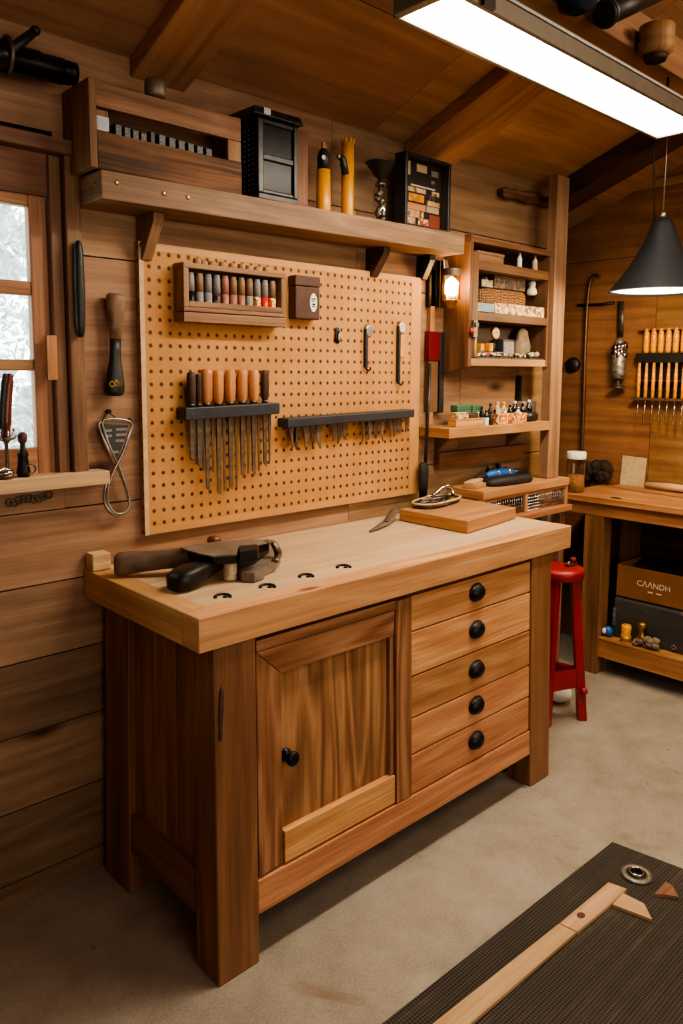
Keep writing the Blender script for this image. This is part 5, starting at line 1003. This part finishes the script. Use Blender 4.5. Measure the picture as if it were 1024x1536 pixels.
m.v = [V((q.x, q.y, max(q.z, p.z))) for q in m.v]; m.build('base_cluster', STONE, t); m = MB(); m.lathe([(.018, .04), (.020, .05), (.012, .06), (.012, .085), (.02, .09), (.02, .112), (.010, .116)], p+V((0, .018, 0)), 14); m.build('neck', BRASS, t)
# on the side-bench top
TB = BT_+.0006
p = at(862, 722, z=TB); jx = BX+.05; p = V((jx, at(862, 700, x=jx).y-.0, TB)); hj = at(862, 677, x=jx).z-TB
p.y = min(p.y, BY0-.045); t = thing('clear_jar', 'tall clear jar with a white lid at the near end of the side bench', 'jar', p); rj = .044
m = MB(); m.lathe([(rj*.96, 0), (rj, .004), (rj, hj*.82)], p, 28, cap=False); m.build('glass', glass('jar_glass', '#efe8dc', .2), t); m = MB(); m.lathe([(rj*.93, .002), (rj*.93, hj*.42)], p, 24); m.build('contents', pm('brown_grains', '#b98d5c', .8, 0, .4, 80), t); m = MB(); m.lathe([(rj*1.05, hj*.82), (rj*1.07, hj*.84), (rj*1.07, hj*.98), (rj*1.0, hj)], p, 28); m.build('lid', WHT, t)
a = at(929, 724, x=XR-.03); b = at(967, 688, x=XR-.03); m = MB(); m.hexa([(XR-.03, b.y, TB), (XR-.025, b.y, TB), (XR-.025, a.y, TB), (XR-.03, a.y, TB), (XR-.010, b.y, b.z), (XR-.005, b.y, b.z), (XR-.005, a.y, b.z+.004), (XR-.010, a.y, b.z+.004)], 2); tag(m.build('plain_card', CRM), 'blank cream card leaning against the right wall on the side bench', 'card')
a = at(880, 722, x=XR-.02); b = at(922, 692, x=XR-.02); m = MB(); hh_ = b.z-TB; c = V((XR-.035, (a.y+b.y)/2, b.z))
for k in range(26): m.ell((XR-.04+random.uniform(-.008, .008), random.uniform(b.y+.02, a.y), TB+.028+random.uniform(0, max(.02, hh_-.05))), .024, .03, .028, 8, 6, jit=.25)
m.v = [V((min(p.x, XR-.0015), p.y, max(p.z, TB))) for p in m.v]
tag(m.build('dark_lump', pm('sooty_brown', '#3a2718', .9, 0, .5, 30, bump=.6)), 'dark rusty brown lump against the wall behind the clear jar', 'lump')
m = MB(); y0 = at(930, 729, z=TB).y; 
p0 = V((2.80, -.13, TB)); p1 = V((2.64, -1.15, TB)); m = MB(); m.hexa([(p1.x-.05, p1.y, TB), (p1.x+.05, p1.y, TB), (p0.x+.03, p0.y, TB), (p0.x-.03, p0.y, TB), (p1.x-.05, p1.y, TB+.016), (p1.x+.05, p1.y, TB+.016), (p0.x+.03, p0.y, TB+.012), (p0.x-.03, p0.y, TB+.012)], 1)
tag(m.build('narrow_plank', W['oak'], None, .002), 'narrow oak plank lying along the side bench top', 'plank')
p0 = V((2.745, -.30, TB)); m = MB(); m.tube([(p0.x+.03, p0.y, TB+.0325), (p0.x+.02, p0.y-.12, TB+.036), (p0.x+.01, p0.y-.4, TB+.034)], [.014, .018, .016], 12); m.v = [V((q.x, q.y, max(q.z, TB+.0175))) for q in m.v]
tag(m.build('worn_stick', W['pale']), 'rounded pale stick lying on the narrow oak plank', 'stick')
p0 = at(978, 721, z=TB+.04); m = MB(); m.tube([(XR-.035, -.40, TB+.012), (XR-.033, -.46, TB+.018), (XR-.035, -.55, TB+.012)], [.010, .014, .008], 8); m.v = [V((q.x, q.y, max(q.z, TB))) for q in m.v]
tag(m.build('dark_peg', DKM), 'small dark metal peg at the wall end of the side bench', 'peg')
p0 = at(948, 742, z=BT_); m = MB(); m.ell((BX+.02, p0.y, BT_+.0005), .012, .03, .004, 12, 5); tag(m.build('dark_shaving', DKM), 'dark flat shaving at the front edge of the side bench top', 'shaving')

# ---- right wall hangings
WX = XR-.022
def rw(px, py, x=None): return at(px, py, x=WX if x is None else x)
t = thing('bent_pipe', 'thin brown pipe with a hooked top running down the right wall', 'pipe', rw(875, 700)); m = MB(); m.tube(smooth([rw(872, 690), rw(875, 600), rw(878, 500), rw(882, 440), rw(886, 420), rw(893, 413), rw(899, 416)], False), .010, 10); m.build('pipe', pm('copper_brown_pipe', '#6a4a30', .4, .6, .3), t)
m = MB(); m.tube([rw(866, 458), rw(900, 457), rw(921, 454)], .008, 8); m.build('cross_bar', DKM, t)
c = rw(858, 547); m = MB(); m.lathe([(.038, -.0), (.041, .012), (.038, .024), (.026, .034), (.008, .037)], V((XR-.001, c.y, c.z)), 26, (-1, 0, 0)); tag(m.build('black_wall_knob', BLK), 'round black knob on the right wall beside the pipe', 'knob')
t = thing('hanging_sprayer', 'silver ornate bottle-like gadget hanging on a strap on the right wall', 'gadget', rw(927, 585)); cc = rw(928, 540, WX-.03); z = lambda py: rw(928, py, WX-.03).z
m = MB(); m.tube([rw(931, 452), rw(930, 505)], .017, 10, flat=((1, 0, 0), .4)); m.build('strap', AGED, t)
m = MB(); m.lathe([(.012, z(507)-z(575)), (.022, z(512)-z(575)), (.024, z(520)-z(575))][::-1], (cc.x, cc.y, z(575)), 14); m.lathe([(.030, z(568)-z(575)), (.035, z(560)-z(575)), (.035, z(532)-z(575)), (.028, z(528)-z(575))], (cc.x, cc.y, z(575)), 18); m.build('body', pm('grey_etched_metal', '#b5aea2', .35, .6, .6, 60, c2='#5e564c', bump=.4), t)
m = MB()
for k in range(22): a = 2*pi*k/11; m.ell((cc.x+.028*cos(a), cc.y+.030*sin(a), z(530)+(k // 11)*.03+random.uniform(-.01, .01)), .014, .014, .018, 7, 5, jit=.3)
m.build('ornament', CHR, t)
m = MB(); m.lathe([(.012, z(569)-z(582)), (.009, z(574)-z(582)), (.034, .008), (.04, 0)], (cc.x, cc.y, z(582)), 14); m.build('foot', AGED, t)
# screwdriver rack
RX = XR-.04
r0 = at(957, 540, x=RX); r1y = -.62
sr_ = thing('screwdriver_rack', 'dark rack of rails on the right wall holding amber screwdrivers', 'tool rack', (XR, (r0.y+r1y)/2, at(960, 595, x=RX).z))
zt0 = at(965, 497, x=RX).z; zmid = at(960, 537, x=RX).z; zlo = at(960, 571, x=RX).z; zbt = at(957, 598, x=RX).z
for nm, zz, h, d_, mt in (('top_rail', zt0, .006, .02, DKM), ('main_rail', zmid, .045, .03, NBLK), ('thin_rail', zlo, .006, .024, DRED), ('bottom_rail', zbt, .010, .03, STL)):
    MB().box(RX-d_, XR-.001, r1y, r0.y+(.02 if nm == 'bottom_rail' else 0), zz-h/2, zz+h/2, 1).build(nm, mt, sr_)
MB().box(XR-.012, XR-.001, r1y, r0.y, zbt+.006, zmid-.023, 1).build('back', NBLK, sr_)
AMB2 = pm('glowing_amber_handle', '#f7a61f', .2, 0, .45, 60, c2='#c97a16', emit=.06)  # faint emission added so the handles seem lit through
for k in range(11):
    y = at(969, 520, x=RX).y-.0365*k-.006
    if y < r1y+.02: break
    t = thing('screwdriver', f'amber-handled screwdriver, {ORD[k]} from the left in the rack on the right wall', 'screwdriver', (RX-.012, y, zbt-.12), 'screwdrivers in the wall rack')
    x = RX-.012; m = MB(); zz = zmid+.0235; h = zt0-zz+.012; m.lathe([(.010, 0), (.0135, .01), (.014, h*.6), (.012, h*.9), (.006, h)], (x, y, zz), 14); m.build('handle', AMB2, t)
    x2 = RX-.036; m = MB(); m.lathe([(.0085, zbt+.006-zlo), (.009, 0), (.006, zmid-.024-zlo)], (x2, y+.018, zlo), 12); m.build('sleeve', AMB2, t)
    m = MB(); m.tube([(x2, y+.018, zbt-.006), (x2, y+.018, zbt-.05), (x2-.004, y+.02, zbt-.062), (x2, y+.02, zbt-.115+random.uniform(-.01, .01))], [.0025, .0025, .0035, .005], 8, flat=((1, 0, 0), .6)); m.build('shank', CHR, t)

# ---- things hung on the tie beam
yb = yc-.001
c = at(866, -8, y=yb-.05); t = thing('dark_blue_jar', 'dark blue jar hung upside down on the tie beam, cut by the photo top', 'jar', c); c = V((c.x, yb-.05, at(866, 20, y=yb-.05).z)); m = MB(); m.lathe([(.02, 0), (.046, .012), (.05, .03), (.05, .12)], c, 22); m.build('body', DBLUE, t); m = MB(); m.lathe([(.051, .03), (.051, .05)], c, 22, cap=False); m.box(c.x-.02, c.x+.03, c.y-.056, c.y-.0495, c.z+.045, c.z+.11); m.build('label', GRYV, t)
a = at(905, 22, y=yb-.06); b = at(985, -14, y=yb-.02); m = MB(); m.tube([a, b], .032, 16); t = thing('dark_tube', 'dark tube resting above the tie beam at the top right', 'tube', a); m.build('tube', BLK, t); m = MB(); m.torus(a.lerp(b, .04), .033, .004, b-a); m.build('ring', AGED, t)
c = at(984, 62, y=yb-.05); t = thing('turned_wood_block', 'turned orange wooden block fixed to the tie beam at the top right', 'block', c); m = MB(); m.lathe([(.03, -.04), (.05, -.03), (.052, -.005), (.046, .0), (.05, .008), (.05, .04)], c, 20); m.build('block', W['beam'], t); m = MB(); m.lathe([(.03, -.055), (.036, -.0405)], c, 16); m.build('neck', W['darkwood'], t)
m = MB(); m.box(c.x-.03, c.x+.03, yb-.045, yb, c.z-.02, c.z+.03); m.build('bracket', W['darkwood'], t)

# ---- red stool
sp0 = at(840, 862, x=1.885); sxy = V((1.885, sp0.y, 0)); stz = at(840, 850, x=1.885).z
st = thing('red_stool', 'small red painted stool standing behind the right end of the workbench', 'stool', sxy); rs_ = .096
m = MB(); m.lathe([(rs_*.9, stz-.045), (rs_, stz-.038), (rs_*1.02, stz-.012), (rs_*.97, stz-.002), (rs_*.6, stz)], sxy, 32); m.build('seat', RED, st)
foot = at(872, 1078, z=0); dv = (foot-sxy); ang0 = math.atan2(dv.y, dv.x); Rf = dv.length
for k in range(3):
    a = ang0+k*2*pi/3; u_ = V((cos(a), sin(a), 0)); v_ = V((-sin(a), cos(a), 0)); f0 = sxy+u_*Rf; t0 = sxy+u_*(rs_*.62)+V((0, 0, stz-.044)); w_, d_ = .026, .019
    m = MB(); m.hexa([f0-v_*w_-u_*d_, f0+v_*w_-u_*d_, f0+v_*w_+u_*d_, f0-v_*w_+u_*d_, t0-v_*w_*.85-u_*d_, t0+v_*w_*.85-u_*d_, t0+v_*w_*.85+u_*d_, t0-v_*w_*.85+u_*d_], 2)
    m.v = [V((p.x, p.y, max(p.z, 0))) for p in m.v]; lg = m.build('leg', RED, st, .005)
    if k == 0: q = f0.lerp(t0, .22); m = MB(); m.ell(q-v_*.03+u_*.01, .016, .016, .016, 14, 8); m.ell(q+v_*.03, .014, .014, .014, 14, 8); m.build('bolt_knob', RED, lg)
for k in range(3):
    a = ang0+k*2*pi/3; b = a+2*pi/3; f = .26 if k % 2 else .30; g = lambda t_: (sxy+V((cos(t_), sin(t_), 0))*Rf).lerp(sxy+V((cos(t_), sin(t_), 0))*(rs_*.62)+V((0, 0, stz-.044)), f)
    p, q = g(a), g(b); m = MB(); dd = (q-p).normalized(); p = p+dd*.022; q = q-dd*.022; n_ = V((-dd.y, dd.x, 0))*.011
    m.hexa([p-n_-V((0, 0, .04)), q-n_-V((0, 0, .04)), q+n_-V((0, 0, .04)), p+n_-V((0, 0, .04)), p-n_+V((0, 0, .04)), q-n_+V((0, 0, .04)), q+n_+V((0, 0, .04)), p+n_+V((0, 0, .04))], 0); m.build('brace', RED, st, .003)
c = V((sxy.x+.05, sxy.y-.02, stz+.0006)); t = thing('metal_clip', 'small dark metal clip lying on the red stool seat', 'clip', c); m = MB(); m.box(c.x-.035, c.x+.03, c.y-.012, c.y+.012, c.z, c.z+.012); m.build('body', AGED, t, .003); m = MB(); m.lathe([(.014, .0125), (.014, .028), (.01, .032)], c+V((.012, 0, 0)), 12); m.build('post', DRED, t); m = MB(); m.tube([c+V((-.034, 0, .013)), c+V((-.02, -.004, .02)), c+V((-.004, 0, .0165))], .003, 6); m.build('lever', CHR, t)
p = at(836, 1052, z=0); p = V((p.x, p.y, .0005)); m = MB(); m.ell(p+V((0, 0, .045)), .06, .06, .045, 14, 9, jit=.06); tag(m.build('white_rag', WHT), 'crumpled white rag on the floor behind the red stool leg', 'rag')
# ---- mat and things on it
m = MB(); cr_ = at(918, 1266, z=0); x1, y1 = cr_.x, cr_.y; c2 = at(1024, 1300, z=0)
m.prism([(-.7, y1+.04, .0004), (-.7, -2.0, .0004), (x1+.16, -2.0, .0004), (x1, y1, .0004)], [(-.7, y1+.04, .007), (-.7, -2.0, .007), (x1+.16, -2.0, .007), (x1, y1, .007)], .5)
f_ = m.f[1]; 
tag(m.build('floor_mat', MATM), 'dark woven rubber mat on the concrete floor in front', 'mat')
MZ = .0076
def flat_px(m, pts, z0, h, r=None):
    T = [at(px, py, z=z0+h) for px, py in pts]; ar = sum(T[i].x*T[(i+1) % len(T)].y-T[(i+1) % len(T)].x*T[i].y for i in range(len(T)))
    if ar < 0: T.reverse()
    m.prism([V((p.x, p.y, z0)) for p in T], T, r)
sq = thing('wooden_square', 'long pale wooden square with an angled head lying on the floor mat', 'wooden square', at(800, 1430, z=MZ))
SQM = wood('mat_slat_pine', '#a97b48', '#c69a64', '#d4ac78', .55, 4, .1, .1, .08, .75)
m = MB(); A_ = [at(px, py, z=MZ+.010) for px, py in ((838, 1385), (864, 1398))]; e0 = at(636, 1545, z=MZ+.010); e1 = at(694, 1545, z=MZ+.010); d0 = (e0-A_[0])*1.7; d1 = (e1-A_[1])*1.7
T = [A_[0]+d0, A_[1]+d1, A_[1], A_[0]]; m.prism([V((p.x, p.y, MZ)) for p in T], T, .5); m.build('long_arm', SQM, sq, .001)
m = MB(); flat_px(m, [(839, 1384.5), (912, 1323), (940, 1333), (936, 1337), (917, 1355), (866, 1397)], MZ, .010, .7); m.build('end_arm', SQM, sq, .001)
m = MB(); flat_px(m, [(918, 1356), (934, 1339), (966, 1355), (978, 1379)], MZ, .010, .9); m.build('angled_head', SQM, sq, .001)
m = MB(); c = at(871, 1373, z=MZ+.010); m.lathe([(.013, .0001), (.013, .0006)], V((c.x, c.y, MZ+.010)), 14, sy=.8); m.build('knot_plug', W['crate'], sq)
c = at(954, 1313, z=MZ); c = V((c.x, c.y, MZ)); t = thing('steel_washer', 'large steel washer with a dark hollow centre lying on the floor mat', 'washer', c); m = MB(); m.lathe([(.026, 0), (.044, 0), (.044, .006), (.036, .008), (.026, .008), (.026, 0)], c, 36, cap=False); m.build('disc', pm('dull_washer_steel', '#8f8a7e', .45, .7, .3, 50), t); m = MB(); m.lathe([(.0255, 0), (.0255, .011), (.021, .013), (.017, .012), (.017, .002)], c, 30, cap=False); m.lathe([(.017, .0), (.017, .002)], c, 20); m.build('hub', BLK, t)
m = MB(); m.torus(c+V((0, 0, .012)), .019, .003); m.build('hub_ring', CHR, t)
m = MB(); flat_px(m, [(981, 1341), (998, 1322), (1008, 1328), (1018, 1345), (995, 1341)], MZ, .010); t = thing('wood_wedge', 'small brown wooden wedge lying right of the steel washer', 'wedge', at(998, 1335, z=MZ)); m.build('wedge', W['trim'], t, .001)
# ================================================================== LIGHTS
def area(name, loc, target, sx, sy, e, col):
    l = bpy.data.lights.new(name, 'AREA'); l.shape = 'RECTANGLE'; l.size = sx; l.size_y = sy; l.energy = e; l.color = col
    o = bpy.data.objects.new(name, l); COL.objects.link(o); o.location = loc; o.rotation_euler = (V(target)-V(loc)).to_track_quat('-Z', 'Y').to_euler(); return o
def point(name, loc, e, col, r=.03):
    l = bpy.data.lights.new(name, 'POINT'); l.energy = e; l.color = col; l.shadow_soft_size = r
    o = bpy.data.objects.new(name, l); COL.objects.link(o); o.location = loc; return o
area('room_fill', (-.1, -4.1, 1.5), (.7, 0, 1.75), 2.4, 1.4, 27, (1, .90, .78))  # unseen soft fill added behind the camera to lift front faces and ceiling
area('side_fill', (2.0, -2.6, 2.7), (1.6, -.3, 1.6), 1.0, .6, 14, (1, .80, .58))  # second unseen fill, added as warm ambient light; no fixture here
w = bpy.data.worlds.new('world'); S.world = w; w.use_nodes = True; t = w.node_tree; t.nodes.clear()
o = t.nodes.new('ShaderNodeOutputWorld'); b = t.nodes.new('ShaderNodeBackground'); b.inputs[1].default_value = 6.0
sk = t.nodes.new('ShaderNodeTexNoise'); sk.inputs['Scale'].default_value = 2; rp = t.nodes.new('ShaderNodeValToRGB'); rp.color_ramp.elements[0].color = (.78, .86, .92, 1); rp.color_ramp.elements[1].color = (.95, .98, 1, 1)
tc = t.nodes.new('ShaderNodeTexCoord'); t.links.new(tc.outputs['Generated'], sk.inputs['Vector']); t.links.new(sk.outputs['Fac'], rp.inputs[0]); t.links.new(rp.outputs[0], b.inputs[0]); t.links.new(b.outputs[0], o.inputs[0])
S.view_settings.view_transform = 'AgX'
try: S.view_settings.look = 'AgX - Medium High Contrast'
except Exception: pass
S.view_settings.exposure = 0.78
point('pendant_bulb', PEND+V((0, 0, .0-.03)), 14, (1, .74, .42), .06)
point('sconce_bulb', SCONCE+V((-.0, -.035, -.0)), 1.6, (1, .66, .32), .02)
